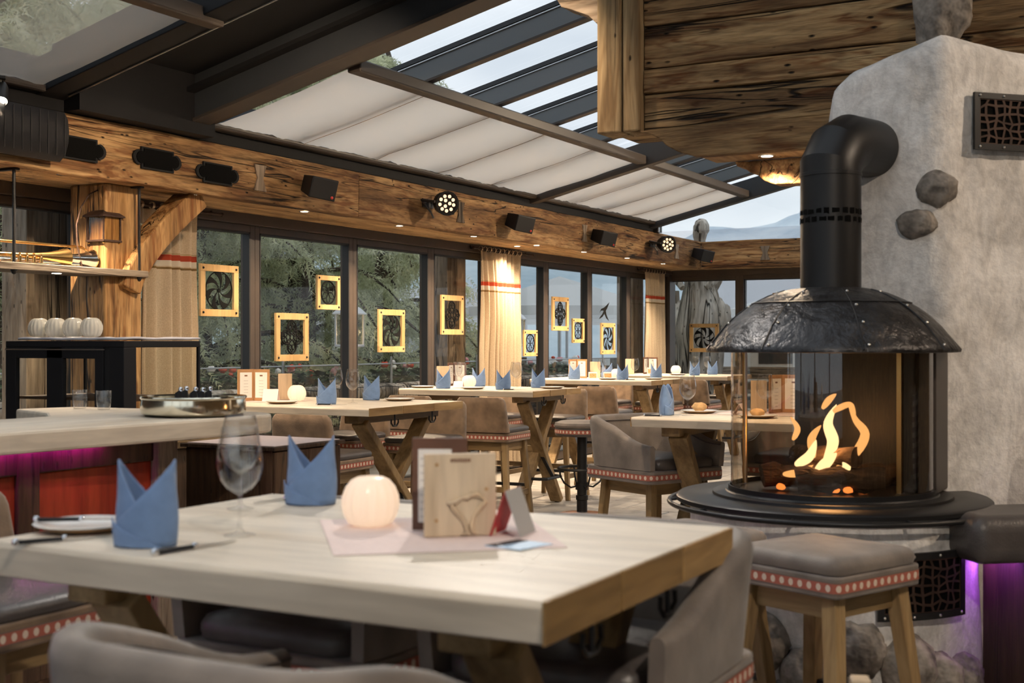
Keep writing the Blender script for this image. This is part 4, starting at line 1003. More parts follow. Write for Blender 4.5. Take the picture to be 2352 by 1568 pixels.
# bench beside the chimney with violet light under its seat
bd = Vector((0.7071, 0.7071, 0)); bang = math.atan2(0.7071, 0.7071)
t = empty('leather_bench', (-0.79, 5.05, 0), math.radians(38), 'dark leather bench end beside the chimney with violet light under it', 'bench')
MB().box(0, 1.2, -0.10, 0.30, 0.63, 0.815).build('seat', 'leather_dark', t, smooth=True, bevel=0.06, seg=5)
for k in range(3): MB().box(0.26, 1.2, -0.06, 0.0, 0.02+k*0.19, 0.205+k*0.19).build('bench_board', 'dark_cabinet_wood', t, bevel=0.004)
MB().box(0.26, 1.2, 0.0, 0.3, 0.02, 0.63).build('bench_body', 'dark_cabinet_wood', t)
MB().box(0.18, 0.25, 0.05, 0.28, 0.618, 0.628).build('light_strip', 'led_violet', t)
o = cushion(0.42, 0.13, -0.21, 0.21, 0.05, 0.0); o = o.build('striped_cushion', 'knit_stripes', smooth=True, angle=60)
o.location = (-0.415, 5.62, 1.03); o.rotation_euler = (0.1, 0, math.radians(45)); tag(o, 'brown and cream striped knitted cushion leaning on the bench beside the chimney', 'cushion')

# ------------------------------------------------------------------ bar counter
bar = empty('bar_counter', (-3.72, 3.2, 0), 0, 'bar counter with thick rounded oak top and red panelled front', 'bar counter')
def B(mb, name, mat, par=None, smooth=False, bevel=0.0):
    mb.v = [(p[0]+3.72, p[1]-3.2, p[2]) for p in mb.v]; return mb.build(name, mat, par or bar, smooth, bevel)
pts = [(-3.78, 0.5), (-3.72, 3.1), (-3.62, 4.28)]
for k in range(7): a = math.radians(0+15*k); pts.append((-3.84+0.22*math.cos(a), 4.36+0.20*math.sin(a)))
pts += [(-4.9, 4.50), (-5.0, 4.2), (-4.62, 4.05), (-4.38, 3.85), (-4.36, 0.5)]
B(MB().prism(pts, 'Z', 1.068, 1.15), 'counter_top', 'table_oak_Y', bevel=0.012)
B(MB().box(-4.3, -4.0, 0.5, 4.15, 0.12, 1.057), 'counter_body', 'dark_cabinet_wood')
B(MB().box(-4.9, -4.3, 4.02, 4.18, 0.12, 1.057), 'counter_body', 'dark_cabinet_wood')
B(MB().box(-4.0, -3.965, 0.5, 4.15, 0.0, 0.16), 'kick_board', 'dark_cabinet_wood')
for y0 in (0.5, 1.22, 1.94, 2.66, 3.38):
    B(MB().box(-3.998, -3.975, y0+0.06, y0+0.68, 0.22, 0.96), 'front_panel', 'red_panel_wood', bevel=0.006)
    B(MB().box(-4.0, -3.955, y0-0.045, y0+0.06, 0.15, 1.057), 'stile', 'dark_cabinet_wood', bevel=0.006)
    B(MB().box(-4.0, -3.96, y0+0.06, y0+0.68, 0.96, 1.057), 'rail', 'dark_cabinet_wood', bevel=0.006)
    B(MB().box(-4.0, -3.96, y0+0.06, y0+0.68, 0.15, 0.22), 'rail', 'dark_cabinet_wood', bevel=0.006)
B(MB().box(-4.02, -3.93, 4.05, 4.17, 0.0, 1.057), 'corner_post', 'weathered_timber_Z', bevel=0.008)
B(MB().box(-3.945, -3.93, 0.8, 3.75, 1.055, 1.062), 'light_strip', 'led_magenta')
# white cut-out figure ornament on the red panel
star = [(1.0, 0.48), (1.14, 0.50), (1.19, 0.62), (1.24, 0.50), (1.40, 0.47), (1.29, 0.38), (1.33, 0.22), (1.2, 0.31), (1.06, 0.22), (1.1, 0.38)]
# end cabinet, lower than the bar
ec = empty('end_cabinet', (-4.1, 4.95, 0), 0, 'low dark wood cabinet with pink paper on top at the end of the bar', 'cabinet')
MB().box(-0.28, 0.26, -0.25, 0.27, 0.0, 0.955).build('body', 'dark_cabinet_wood', ec, bevel=0.005)
for k in range(4): MB().box(0.262, 0.276, -0.25+k*0.13, -0.123+k*0.13, 0.02, 0.95).build('side_board', 'dark_cabinet_wood', ec, bevel=0.003)
MB().box(-0.30, 0.29, -0.27, 0.29, 0.957, 0.975).build('top', 'dark_cabinet_wood', ec, bevel=0.003)
tag(MB().box(-4.37, -3.83, 4.70, 5.22, 0.977, 0.98).build('pink_paper', 'paper_pink'), 'pink paper runner lying on the low end cabinet', 'paper')
# back bar cabinet and the black display case on it
bc = empty('back_cabinet', (-5.3, 5.1, 0), 0, 'dark back-bar cabinet under the black display case', 'cabinet')
MB().box(-0.62, 0.5, -0.32, 0.36, 0.0, 0.90).build('body', 'dark_cabinet_wood', bc, bevel=0.005)
MB().box(-0.66, 0.53, -0.35, 0.39, 0.902, 0.94).build('worktop', 'leg_oak_X', bc, bevel=0.004)
dc = empty('display_case', (-5.27, 5.1, 0.941), 0, 'black framed glass display case with sliding doors on the back bar', 'display case')
x0, x1, y0, y1, h = -0.56, 0.34, -0.27, 0.305, 0.537
f = MB()
for (a, b, c, d, e, g) in ((x0, x1, y0, y1, h-0.035, h), (x0, x1, y0, y1, 0, 0.03)): MB().box(a, b, c, d, e, g).build('case_slab', 'black_plastic', dc, bevel=0.004)
for (a, b) in ((x0, -0.48), (-0.235, -0.114), (0.127, 0.19)): MB().box(a, b, y0, y0+0.03, 0.03, h-0.035).build('door_stile', 'black_plastic', dc, bevel=0.003)
MB().box(-0.48, 0.127, y0, y0+0.03, h-0.095, h-0.035).build('door_rail', 'black_plastic', dc, bevel=0.003)
MB().box(-0.48, 0.127, y0, y0+0.03, 0.03, 0.08).build('door_rail', 'black_plastic', dc, bevel=0.003)
MB().box(x0, 0.2, y0-0.004, y0, h-0.05, h-0.043).build('handle_strip', 'steel', dc)
MB().box(0.232, x1, y0, y0+0.09, 0.03, h-0.035).build('corner_column', 'black_plastic', dc, bevel=0.004)
MB().box(0.19, 0.232, y0+0.01, y0+0.03, 0.03, h-0.035).build('door_gap', 'dark_seal', dc)
for c, d in ((y1-0.015, y1), ): MB().box(x1-0.015, x1, c, d, 0.03, h-0.035).build('corner_bar', 'black_plastic', dc)
MB().box(x0, x0+0.015, y1-0.015, y1, 0.03, h-0.035).build('corner_bar', 'black_plastic', dc)
MB().add([(x1-0.004, y0+0.09, 0.03), (x1-0.004, y1-0.015, 0.03), (x1-0.004, y1-0.015, h-0.035), (x1-0.004, y0+0.09, h-0.035)], [(0, 1, 2, 3)]).build('side_pane', 'window_glass', dc)
MB().add([(x0+0.02, y1-0.004, 0.03), (x1-0.02, y1-0.004, 0.03), (x1-0.02, y1-0.004, h-0.035), (x0+0.02, y1-0.004, h-0.035)], [(0, 1, 2, 3)]).build('rear_pane', 'window_glass', dc)
for a, b in ((-0.48, -0.235), (-0.114, 0.127)): MB().add([(a, y0+0.016, 0.08), (b, y0+0.016, 0.08), (b, y0+0.016, h-0.095), (a, y0+0.016, h-0.095)], [(0, 1, 2, 3)]).build('door_pane', 'window_glass', dc)
MB().box(x0+0.03, x1-0.03, y0+0.05, y1-0.03, 0.215, 0.23).build('shelf', 'dark_cabinet_wood', dc)
def clothfn(u, v):
    x = x0+0.10+(x1-x0-0.10)*u; yy = y0+0.0+(y1-y0)*v
    return (x-5.27, yy+5.1, 0.941+h+0.006+0.012*abs(noise.noise((x*7, yy*6, 1)))+0.004)
tag(MB().grid(clothfn, 30, 16).build('folded_cloth', 'cloth_grey', smooth=True, angle=0, solid=0.012), 'grey cloth spread on top of the display case', 'cloth')

# hanging shelf over the bar
hs = empty('hanging_shelf', (-6.56, 5.6, 1.92), 0, 'weathered wooden shelf hung on black rods carrying brass instruments', 'shelf')
MB().box(-0.17, 0.16, -1.2, 0.90, 0, 0.045).build('shelf_board', 'weathered_timber_Y', hs, bevel=0.004)
for yy in (-0.21, 0.84):
    for x in (0.13, -0.14): MB().tube([(x, yy, -0.02), (x, yy, 0.628)], 0.010, 8).build('rod', 'black_metal', hs, smooth=True)
    MB().box(-0.19, 0.16, yy-0.018, yy+0.018, 0.615, 0.627).build('ceiling_plate', 'black_metal', hs)
    for x in (0.13, -0.14): MB().lathe([(0.0005, -0.03), (0.012, -0.025), (0.022, -0.004), (0.022, 0)], 12, (x, yy, 0)).build('nut', 'black_metal', hs)
MB().lathe([(0.0005, -0.002), (0.03, -0.002), (0.03, 0.0)], 16, (0.02, 0.22, 0)).build('shelf_lamp', 'spot_glow', hs)
# ------------------------------------------------------------------ ornaments hung on the panes
def ring_pts(r, n=40, c=(0, 0)): return [(0.0, c[0]+r*math.cos(2*PI*i/n), c[1]+r*math.sin(2*PI*i/n)) for i in range(n)]
def make_frame(w, h, bw):
    t = empty('window_ornament')
    for (a, b, c, d) in ((-w/2, w/2, h/2-bw, h/2), (-w/2, w/2, -h/2, -h/2+bw), (-w/2, -w/2+bw, -h/2+bw, h/2-bw), (w/2-bw, w/2, -h/2+bw, h/2-bw)):
        MB().box(-0.012, 0.012, a, b, c, d).build('frame_bar', 'frame_pine_Z', t, bevel=0.002)
    for sy in (-1, 1):
        for sz in (-1, 1): MB().ball((0.013, sy*(w/2-bw*0.55), sz*(h/2-bw*0.55)), 0.010, 6).build('nail', 'black_metal', t, smooth=True)
    return t
def spiral():
    t = make_frame(0.46, 0.425, 0.058); R = 0.158; m = MB()
    m.tube(ring_pts(R, 48), 0.0055, 6, closed=True); m.tube([(-0.006, 0, 0), (0.006, 0, 0)], 0.016, 12)
    for k in range(7):
        a0 = 2*PI*k/7; e1 = []; e2 = []
        for i in range(11):
            r = R*i/10; tw = 0.55*(i/10)**1.2
            e1.append((r, a0+tw)); e2.append((r, a0+tw+0.50*min(1, 0.15+i/10)*(i/10)**0.25))
        vs = []
        for (r, a), (r2, b) in zip(e1, e2):
            for x in (-0.003, 0.003): vs += [(x, r*math.cos(a), r*math.sin(a)), (x, r2*math.cos(b), r2*math.sin(b))]
        fs = []
        for i in range(10):
            o = 4*i; fs += [(o, o+1, o+5, o+4), (o+2, o+6, o+7, o+3), (o, o+4, o+6, o+2), (o+1, o+3, o+7, o+5)]
        m.add(vs, fs)
    m.build('cut_metal_wheel', 'bird_black', t); return t
def arc(c, r, a0, a1, n=14): return [(0.0, c[0]+r*math.cos(math.radians(a0+(a1-a0)*i/n)), c[1]+r*math.sin(math.radians(a0+(a1-a0)*i/n))) for i in range(n+1)]
def quatre():
    t = make_frame(0.46, 0.425, 0.058); m = MB()
    for k in range(4):
        a = 90*k; ca, sa = math.cos(math.radians(a)), math.sin(math.radians(a))
        def rot(p): return (p[0], p[1]*ca-p[2]*sa, p[1]*sa+p[2]*ca)
        lobe = [rot(p) for p in arc((0.082, 0), 0.062, -128, 128)] + []
        m.tube(lobe, 0.007, 6)
        m.tube([rot((0, 0.142, -0.02)), rot((0, 0.158, 0)), rot((0, 0.142, 0.02))], 0.006, 6)
        for s in (-1, 1):
            m.tube([rot(p) for p in arc((0.088, 0.024*s), 0.021, 0, 330)], 0.0055, 5)
            m.tube([rot((0, 0.03, 0.012*s)), rot((0, 0.055, 0.03*s)), rot((0, 0.062, 0.048*s))], 0.0055, 5)
        m.tube([rot(p) for p in arc((0.118, 0), 0.014, 0, 330)], 0.005, 5)
        m.tube([rot(p) for p in arc((0.045, 0.045), 0.02, 0, 330)], 0.005, 5)
    m.tube(ring_pts(0.026, 16), 0.006, 6, closed=True)
    m.build('tracery', 'bird_black', t, smooth=True); return t
def rosette():
    t = make_frame(0.35, 0.315, 0.046); R = 0.108; m = MB(); m.tube(ring_pts(R, 40), 0.006, 6, closed=True); m.tube(ring_pts(R*0.93, 40), 0.003, 5, closed=True)
    for k in range(6):
        a = PI/2+k*PI/3; ca, sa = math.cos(a), math.sin(a)
        for s in (-1, 1):
            m.tube([(0, u*ca-s*v*sa, u*sa+s*v*ca) for u, v in [(R*i/10, 0.026*math.sin(PI*i/10)) for i in range(11)]], 0.0035, 5)
    m.build('rosette', 'bird_black', t, smooth=True); return t
PS, PQ, PR = Proto(spiral), Proto(quatre), Proto(rosette)
gw = 'pine framed metal ornaments on the window panes'
XW = -7.082; KX = 7.082/7.028
for P, yy, z, lab in ((PS, 7.925, 1.892, 'pine framed spiral wheel on the pane next to the bar curtain'),
                      (PR, 9.40, 1.927, 'small pine framed rosette hanging higher than the tracery on the same pane'),
                      (PQ, 8.87, 1.516, 'pine framed four-lobed tracery above the tall brown menu'),
                      (PS, 10.436, 1.584, 'pine framed spiral wheel beside the lit street lantern'),
                      (PQ, 11.596, 1.763, 'pine framed four-lobed tracery in front of the outdoor timber post'),
                      (PQ, 14.21, 1.827, 'pine framed four-lobed tracery above the small rosette near the white parasols'),
                      (PR, 14.73, 1.62, 'small pine framed rosette just below the tracery near the white parasols'),
                      (PR, 13.40, 1.46, 'small pine framed rosette hanging beside the middle curtain'),
                      (PS, 15.666, 1.52, 'pine framed spiral wheel below the bird silhouette')):
    P.put((XW, yy*KX, 1.47+(z-1.47)*KX), 0, lab, 'ornament', gw)
PS.put((-6.49, 17.982, 1.537), -PI/2, 'pine framed spiral wheel in front of the wooden statue', 'ornament', gw)
PQ.put((-5.21, 17.982, 1.976), -PI/2, 'pine framed ornament whose top edge peeks over the fireplace hood', 'ornament', gw)
bird = [(0.0, -0.18, -0.09), (0.0, -0.13, -0.05), (0.0, -0.07, -0.02), (0.0, -0.02, 0.03), (0.0, -0.10, 0.03), (0.0, -0.155, 0.0), (0.0, -0.10, 0.055), (0.0, -0.02, 0.07), (0.0, 0.06, 0.10), (0.0, 0.17, 0.15), (0.0, 0.11, 0.08), (0.0, 0.05, 0.03), (0.0, 0.07, -0.02), (0.0, 0.16, -0.11), (0.0, 0.06, -0.07), (0.0, 0.0, -0.01), (0.0, -0.05, -0.05)]
m = MB(); m.prism([(p[1], p[2]) for p in bird], 'X', -0.0006, 0.0006)
o = m.build('bird_sticker', 'bird_black'); o.location = (-7.095, 15.70, 1.87); tag(o, 'black bird silhouette stuck on a window pane', 'sticker')

# ------------------------------------------------------------------ on the beam: speakers, stage lamps, iron plaques, recessed spots
def speaker():
    t = empty('wall_speaker')
    poly = [(-0.10, -0.12), (0.10, -0.12), (0.10, 0.12), (-0.10, 0.12)]
    m = MB()
    bk, fr = 0.055, 0.30
    vs = [(bk, -0.085, -0.065), (bk, 0.085, -0.065), (bk, 0.085, 0.065), (bk, -0.085, 0.065), (fr, -0.115, -0.085), (fr, 0.115, -0.085), (fr, 0.115, 0.085), (fr, -0.115, 0.085)]
    m.add(vs, [(3, 2, 1, 0), (4, 5, 6, 7), (0, 1, 5, 4), (1, 2, 6, 5), (2, 3, 7, 6), (3, 0, 4, 7)])
    mt = Matrix.Translation((0.0, 0, 0)) @ Matrix.Rotation(math.radians(16), 4, 'Y') @ Matrix.Rotation(math.radians(-28), 4, 'Z')
    m.v = [tuple(mt @ Vector(p)) for p in m.v]; m.build('cabinet', 'black_plastic', t, bevel=0.006)
    g = MB().box(fr, fr+0.008, -0.108, 0.108, -0.078, 0.078); g.v = [tuple(mt @ Vector(p)) for p in g.v]; g.build('grille', 'dark_seal', t, bevel=0.004)
    d = MB().ball((fr+0.009, 0.08, -0.055), 0.012, 6); d.v = [tuple(mt @ Vector(p)) for p in d.v]; d.build('badge', 'red_dot', t)
    MB().box(0.0, 0.012, -0.04, 0.04, -0.05, 0.05).build('wall_plate', 'black_metal', t)
    MB().tube([(0.0, 0, 0), (0.07, -0.01, -0.012)], 0.014, 8).build('bracket', 'black_metal', t)
    return t
SP = Proto(speaker)
for yy, lab in ((8.20, 'black wall speaker on the beam nearest the iron plaques'), (11.60, 'black wall speaker on the beam above the middle curtain'),
                (13.70, 'black wall speaker on the beam between the second stage lamp and the middle curtain'), (17.10, 'small black wall speaker in the beam corner beside the gable')):
    SP.put((-6.322, yy, 2.755), 0, lab, 'speaker', 'black wall speakers along the beam')
t = empty('line_speaker', (-6.30, 5.38, 2.75), 0, 'large black curved loudspeaker at the end of the beam above the bar', 'speaker')
m = MB(); prof = [(-0.02, -0.145), (0.06, -0.155), (0.11, -0.11), (0.135, -0.04), (0.14, 0.03), (0.13, 0.10), (0.10, 0.15), (-0.02, 0.16)]
m.prism(prof, 'Y', -0.55, 0.20); m.build('cabinet', 'black_plastic', t, smooth=True, angle=30)
for k in range(46): MB().bar((0.142, -0.54+0.016*k, -0.13), (0.142, -0.54+0.016*k, 0.13), 0.004, 0.004).build('grille_bar', 'dark_seal', t) if k % 4 == 0 else None
def stage_lamp():
    t = empty('stage_lamp')
    mt = Matrix.Translation((0.20, 0.0, 0.0)) @ Matrix.Rotation(math.radians(62), 4, 'Y')
    mt = Matrix.Translation((0.21, -0.03, 0.0)) @ Matrix.Rotation(math.radians(-38), 4, 'Z') @ Matrix.Rotation(math.radians(98), 4, 'Y')
    def T(m): m.v = [tuple(mt @ Vector(p)) for p in m.v]; return m
    T(MB().lathe([(0.0005, -0.12), (0.075, -0.11), (0.10, -0.04), (0.105, 0.05), (0.112, 0.055), (0.112, 0.075), (0.098, 0.075), (0.096, 0.058), (0.0005, 0.056)], 28)).build('lamp_body', 'black_plastic', t, smooth=True)
    for k, (x, y) in enumerate([(0, 0.028), (0.026, -0.014), (-0.026, -0.014)]+[(0.068*math.cos(2*PI*i/9), 0.068*math.sin(2*PI*i/9)) for i in range(9)]):
        T(MB().ball((x, y, 0.060), 0.0165, 8, 0.5)).build('led_lens', 'par_glow', t, smooth=True)
    for sx in (-1, 1):
        MB().tube([(0.015, sx*0.05, 0.02), (0.06, sx*0.15-0.03, 0.02), (0.20, sx*0.155-0.03, 0.0)], 0.013, 6).build('yoke_arm', 'black_metal', t, smooth=True)
    MB().box(0.0, 0.015, -0.09, 0.09, -0.03, 0.05).build('wall_plate', 'black_metal', t)
    m = MB().box(0.10, 0.20, 0.14, 0.17, -0.09, 0.12); m.build('barn_door', 'black_metal', t, bevel=0.01)
    MB().tube([(0.03, -0.15, 0.03), (0.10, -0.20, -0.02), (0.14, -0.16, -0.09), (0.1, -0.05, -0.13)], 0.010, 6).build('cable', 'dark_seal', t, smooth=True)
    return t
PL = Proto(stage_lamp)
for yy, lab in ((9.98, 'stage lamp with glowing LEDs on the beam between the first two small speakers'), (15.50, 'stage lamp with glowing LEDs on the beam near the gable corner')):
    o = PL.put((-6.320, yy, 2.755), 0, lab, 'stage lamp', 'stage lamps on the beam')
    spot('stage_beam', (0.30, -0.10, -0.02), (2.6, -1.9, -1.75), 120, WARM, 1.0, 0.6, 0.06, o)
def plaque():
    t = empty('iron_plaque'); pts = []
    w, h = 0.155, 0.075
    pts = [(-w, h), (w, h)]; pts += [(w, h*0.6)]+[(w+0.075*math.cos(math.radians(a)), 0.055*math.sin(math.radians(a))) for a in range(70, -71, -14)]+[(w, -h*0.6)]
    pts += [(w, -h), (-w, -h)]; pts += [(-w, -h*0.6)]+[(-w-0.075*math.cos(math.radians(a)), 0.055*math.sin(math.radians(a))) for a in range(-70, 71, 14)]+[(-w, h*0.6)]
    MB().prism(pts[::-1], 'X', 0.0, 0.012).build('plate', 'roof_black', t)
    MB().prism([(p[0]*0.88, p[1]*0.84) for p in pts][::-1], 'X', 0.012, 0.017).build('raised_field', 'void_black', t)
    return t
PP = Proto(plaque)
for yy, z, lab in ((5.80, 2.715, 'black iron plaque half hidden by the large loudspeaker'), (6.50, 2.73, 'black iron plaque above the timber post, second of three'), (7.11, 2.705, 'black iron plaque next to the wooden butterfly key, third of three')):
    PP.put((-6.324, yy, z), 0, lab, 'plaque', 'iron plaques on the beam')
def downlight():
    t = empty('downlight')
    MB().lathe([(0.030, -0.001), (0.042, -0.004), (0.045, 0.0)], 20).build('trim_ring', 'chrome', t, smooth=True)
    MB().lathe([(0.0005, -0.002), (0.030, -0.002)], 20).build('lens', 'spot_glow', t)
    return t
DL = Proto(downlight)
for k, (x, yy, lab) in enumerate(((-6.47, 8.33, 'near the first small speaker'), (-6.49, 9.77, 'below the first stage lamp'), (-6.47, 11.10, 'above the four-lobed tracery by the outdoor post'),
                       (-6.71, 12.48, 'set back behind its neighbour over the middle curtain'), (-6.46, 12.47, 'at the beam edge over the middle curtain'), (-6.43, 13.64, 'above the four-lobed tracery by the parasols'),
                       (-6.41, 14.89, 'above the bird silhouette'), (-6.44, 16.2, 'by the far curtain'), (-6.47, 7.0, 'behind the curved brace'), (-6.40, 5.75, 'added above the hanging shelf as warm fill'))):  # the shelf one is added only to warm the bar end
    o = DL.put((x, yy, 2.548), 0, 'small glowing downlight in the beam soffit '+lab, 'downlight', 'downlights in the beam soffit')
    spot('downlight_beam', (0, 0, -0.01), (0.02, 0.0, -1.0), 8 if yy == 12.48 else 35 if yy == 12.47 else 100, WARM, 2.3, 0.8, 0.03, o)
o = DL.put((-1.93, 6.28, 2.420), 0, 'small glowing downlight under the carved gallery bracket', 'downlight', 'downlights in the beam soffit')
spot('downlight_beam', (0, 0, -0.01), (0.02, 0.0, -1.0), 0.3, WARM, 2.3, 0.8, 0.03, o)

# roof spotlights: the first one real, the others unseen and added as fill
def roof_spot():
    t = empty('roof_spotlight')
    MB().box(-0.03, 0.03, -0.03, 0.03, -0.02, 0.0).build('clamp', 'black_metal', t, bevel=0.004)
    MB().tube([(0, 0, -0.02), (0, 0, -0.07)], 0.009, 8).build('stem', 'black_metal', t, smooth=True)
    mt = Matrix.Translation((0, 0, -0.10)) @ Matrix.Rotation(math.radians(35), 4, 'X')
    m = MB().lathe([(0.0005, 0.075), (0.035, 0.07), (0.045, 0.04), (0.045, -0.07), (0.040, -0.07), (0.038, -0.055)], 20); m.v = [tuple(mt @ Vector(p)) for p in m.v]; m.build('can', 'black_metal', t, smooth=True)
    m = MB().lathe([(0.0005, -0.054), (0.038, -0.055)], 20); m.v = [tuple(mt @ Vector(p)) for p in m.v]; m.build('lens', 'spot_glow', t)
    return t
RS = Proto(roof_spot)
for x, yy, rz, tgt, watt, lab in ((-6.20, 5.10, -2.26, (-5.2, 3.6, 1.0), 120, 'roof spotlight at the very edge of the picture above the loudspeaker'),
                            (-2.4, 12.14, -2.0, (-6.2, 10.5, 2.0), 330, 'added fill spotlight on the first rafter, hidden by the timber gallery'),
                            (-2.0, 15.53, -2.0, (-6.2, 14.5, 2.0), 350, 'added fill spotlight on the last rafter, hidden by the timber gallery'),
                            (-3.9, 5.59, 2.0, (-6.2, 7.2, 1.9), 130, 'added fill spotlight on the girder above the picture aimed at the beam'),
                            (-3.2, 5.59, 0.5, (-1.5, 2.4, 1.0), 170, 'added fill spotlight on the girder above the picture aimed at the big table'),
                            (2.9, 5.88, 1.6, (-0.5, 6.05, 1.6), 150, 'added fill spotlight out of the picture aimed at the chimney flank'),
                            (1.2, 0.2, 0.8, (-1.4, 2.2, 0.9), 170, 'added fill spotlight behind the camera aimed at the near seats')):
    z = 4.42 if x > 0 else zr(x)-0.052 if yy > 6 else zr(x)-0.012
    o = RS.put((x, yy, z), rz, lab, 'spotlight', 'spotlights on the roof rafters')
    spot('spotlight_beam', (0, 0, -0.20), Matrix.Rotation(-rz, 4, 'Z') @ (Vector(tgt)-Vector((x, yy, z))), watt, WARM if x < -3.5 or yy > 6 else (1.0, 0.80, 0.62) if x > 2 else (1.0, 0.92, 0.83), 1.7, 0.9, 0.05, o)

# ------------------------------------------------------------------ curtains
def curtain(y0, y1, label, seed, sway=0.0):
    r = random.Random(seed); W = y1-y0; nf = max(5, int(W/0.105)); x0 = -6.93
    def fn(u, v):
        z = 2.475-v*2.42
        ph = u*nf*2*PI+0.8*math.sin(u*7+seed); amp = 0.022+0.022*min(1, v*3)
        g = 1-0.10*math.sin(min(1, v*2.2)*PI)*0.6+sway*v
        yy = y0+W*(0.5+(u-0.5)*g)+0.012*math.sin(ph*0.5+1)
        return (x0+amp*math.sin(ph)+0.02*noise.noise((u*6, v*2, seed)), yy, z)
    o = MB().grid(fn, nf*14, 40).build('curtain', 'curtain_linen', smooth=True, angle=0)
    tag(o, label, 'curtain', 'linen curtains with a red border')
    for k in range(nf+1):
        yy = y0+W*(k+0.25)/(nf+0.5)
        m = MB().grid(lambda u, v: (x0+0.024*math.cos(2*PI*u), yy-0.012+0.024*v, 2.502+0.028*math.sin(2*PI*u)), 12, 1); m.build('tab', 'curtain_linen', o, smooth=True)
    rod = tag(empty('curtain_rod', (x0, y0-0.12, 2.50), 0, 'dark metal rod holding the '+label.split(' with')[0], 'curtain rod', 'curtain rods'))
    MB().tube([(0, 0, 0), (0, W+0.40, 0)], 0.011, 10).build('rod', 'rusty_metal', rod, smooth=True)
    for yy in (0.03, W+0.36):
        MB().tube([(0, yy, 0), (-0.06, yy, 0.0), (-0.07, yy, 0.03)], 0.009, 8).build('rod_bracket', 'black_metal', rod, smooth=True)
    for yy in (-0.012, W+0.412): MB().ball((0, yy, 0), 0.017, 8).build('finial', 'rusty_metal', rod, smooth=True)
curtain(6.93, 7.56, 'linen curtain beside the timber post at the bar', 1)
curtain(12.02, 12.98, 'linen curtain in the middle of the window wall', 2)
curtain(16.72, 17.50, 'narrow linen curtain in the far window corner', 3)

# ------------------------------------------------------------------ tableware
def make_napkin():
    t = empty('folded_napkin')
    # standing mitre fold: oval wall with two peaks, deep notch, one diagonal flap
    def wall(off, dark=False):
        def fn(u, v):
            a = 2*PI*u; s = math.sin(a); c = math.cos(a)
            pk = abs(c)**1.15
            top = 0.080+0.098*pk+(0.016 if s > 0 else -0.004)*(1-pk)
            z = top*v; bulge = 1+0.07*math.sin(PI*min(1, z/0.11))-0.12*max(0, z-0.11)/0.07
            rx, ry = (0.058+off)*bulge, (0.036+off)*bulge*(1-0.25*max(0, z-0.09)/0.08)
            return (rx*c+(0.006*max(0, z-0.1)/0.07)*(1 if c > 0 else -1), ry*s, z)
        return fn
    MB().grid(wall(0), 64, 14, True).build('napkin_body', 'napkin_blue', t, smooth=True, angle=0, solid=0.003)
    def flap(u, v):
        a = math.radians(-172+164*u); c, s = math.cos(a), math.sin(a)
        lo = 0.0015; tt = (c+1)/2; hi = 0.040+0.132*tt; z = lo+(hi-lo)*v
        k = 1+0.07*math.sin(PI*min(1, z/0.11))-0.12*max(0, z-0.11)/0.07
        return (0.0625*k*c, 0.0405*k*s*(1-0.25*max(0, z-0.09)/0.08), z)
    MB().grid(flap, 32, 10).build('front_flap', 'napkin_blue', t, smooth=True, angle=0, solid=0.003)
    def flap2(u, v):
        a = math.radians(-172+120*u); c, s = math.cos(a), math.sin(a); hi = max(0.004, 0.062*(1-u)); z = 0.001+hi*v
        k = 1+0.07*math.sin(PI*min(1, z/0.11))
        return (0.0655*k*c, 0.0435*k*s, z)
    MB().grid(flap2, 26, 6).build('lower_fold', 'napkin_blue', t, smooth=True, angle=0, solid=0.002)
    return t
NAP = Proto(make_napkin)
def make_glass():
    t = empty('wine_glass')
    b = [(0.004, 0.088), (0.012, 0.092), (0.028, 0.103), (0.041, 0.120), (0.048, 0.142), (0.0495, 0.160), (0.047, 0.185), (0.042, 0.212), (0.0375, 0.236), (0.0366, 0.236), (0.041, 0.211), (0.046, 0.185), (0.0483, 0.160), (0.0468, 0.142), (0.040, 0.122), (0.027, 0.105), (0.010, 0.095), (0.0005, 0.094)]
    MB().lathe(b, 32).build('bowl', 'wine_glass', t, smooth=True, angle=0)
    MB().lathe([(0.034, 0.0), (0.034, 0.0015), (0.012, 0.006), (0.0055, 0.014), (0.0040, 0.045), (0.0045, 0.082), (0.008, 0.090), (0.0005, 0.090)], 28).build('stem_and_foot', 'wine_glass', t, smooth=True, angle=0)
    return t
WG = Proto(make_glass)
def make_globe(mat, name):
    t = empty(name)
    def fn(a, z): return 1+0.035*math.cos(16*a)*math.sin(PI*min(1, max(0, z/0.11)))
    p = [(0.036, 0.0), (0.05, 0.006), (0.060, 0.024), (0.065, 0.045), (0.064, 0.066), (0.056, 0.088), (0.044, 0.103), (0.030, 0.110), (0.0005, 0.1105)]
    MB().lathe(p, 108, fn=fn).build('ribbed_globe', mat, t, smooth=True, angle=0)
    if mat == 'globe_glass': MB().lathe([(0.0005, 0.002), (0.018, 0.002), (0.018, 0.03), (0.0005, 0.032)], 16).build('candle', 'candle_glow', t, smooth=True)
    return t
GL = Proto(lambda: make_globe('globe_glass', 'globe_lamp'))
GU = Proto(lambda: make_globe('globe_unlit', 'glass_globe'))
def make_plate():
    t = empty('dinner_plate')
    MB().lathe([(0.0005, 0.004), (0.062, 0.004), (0.075, 0.006), (0.11, 0.015), (0.112, 0.017), (0.108, 0.018), (0.075, 0.010), (0.06, 0.007), (0.0005, 0.007)], 48).build('dish', 'porcelain', t, smooth=True)
    MB().lathe([(0.0005, 0), (0.07, 0), (0.085, 0.004), (0.105, 0.0125), (0.07, 0.0045), (0.0005, 0.0035)], 40).build('wooden_base', 'plate_wood', t, smooth=True)
    return t
PLT = Proto(make_plate)
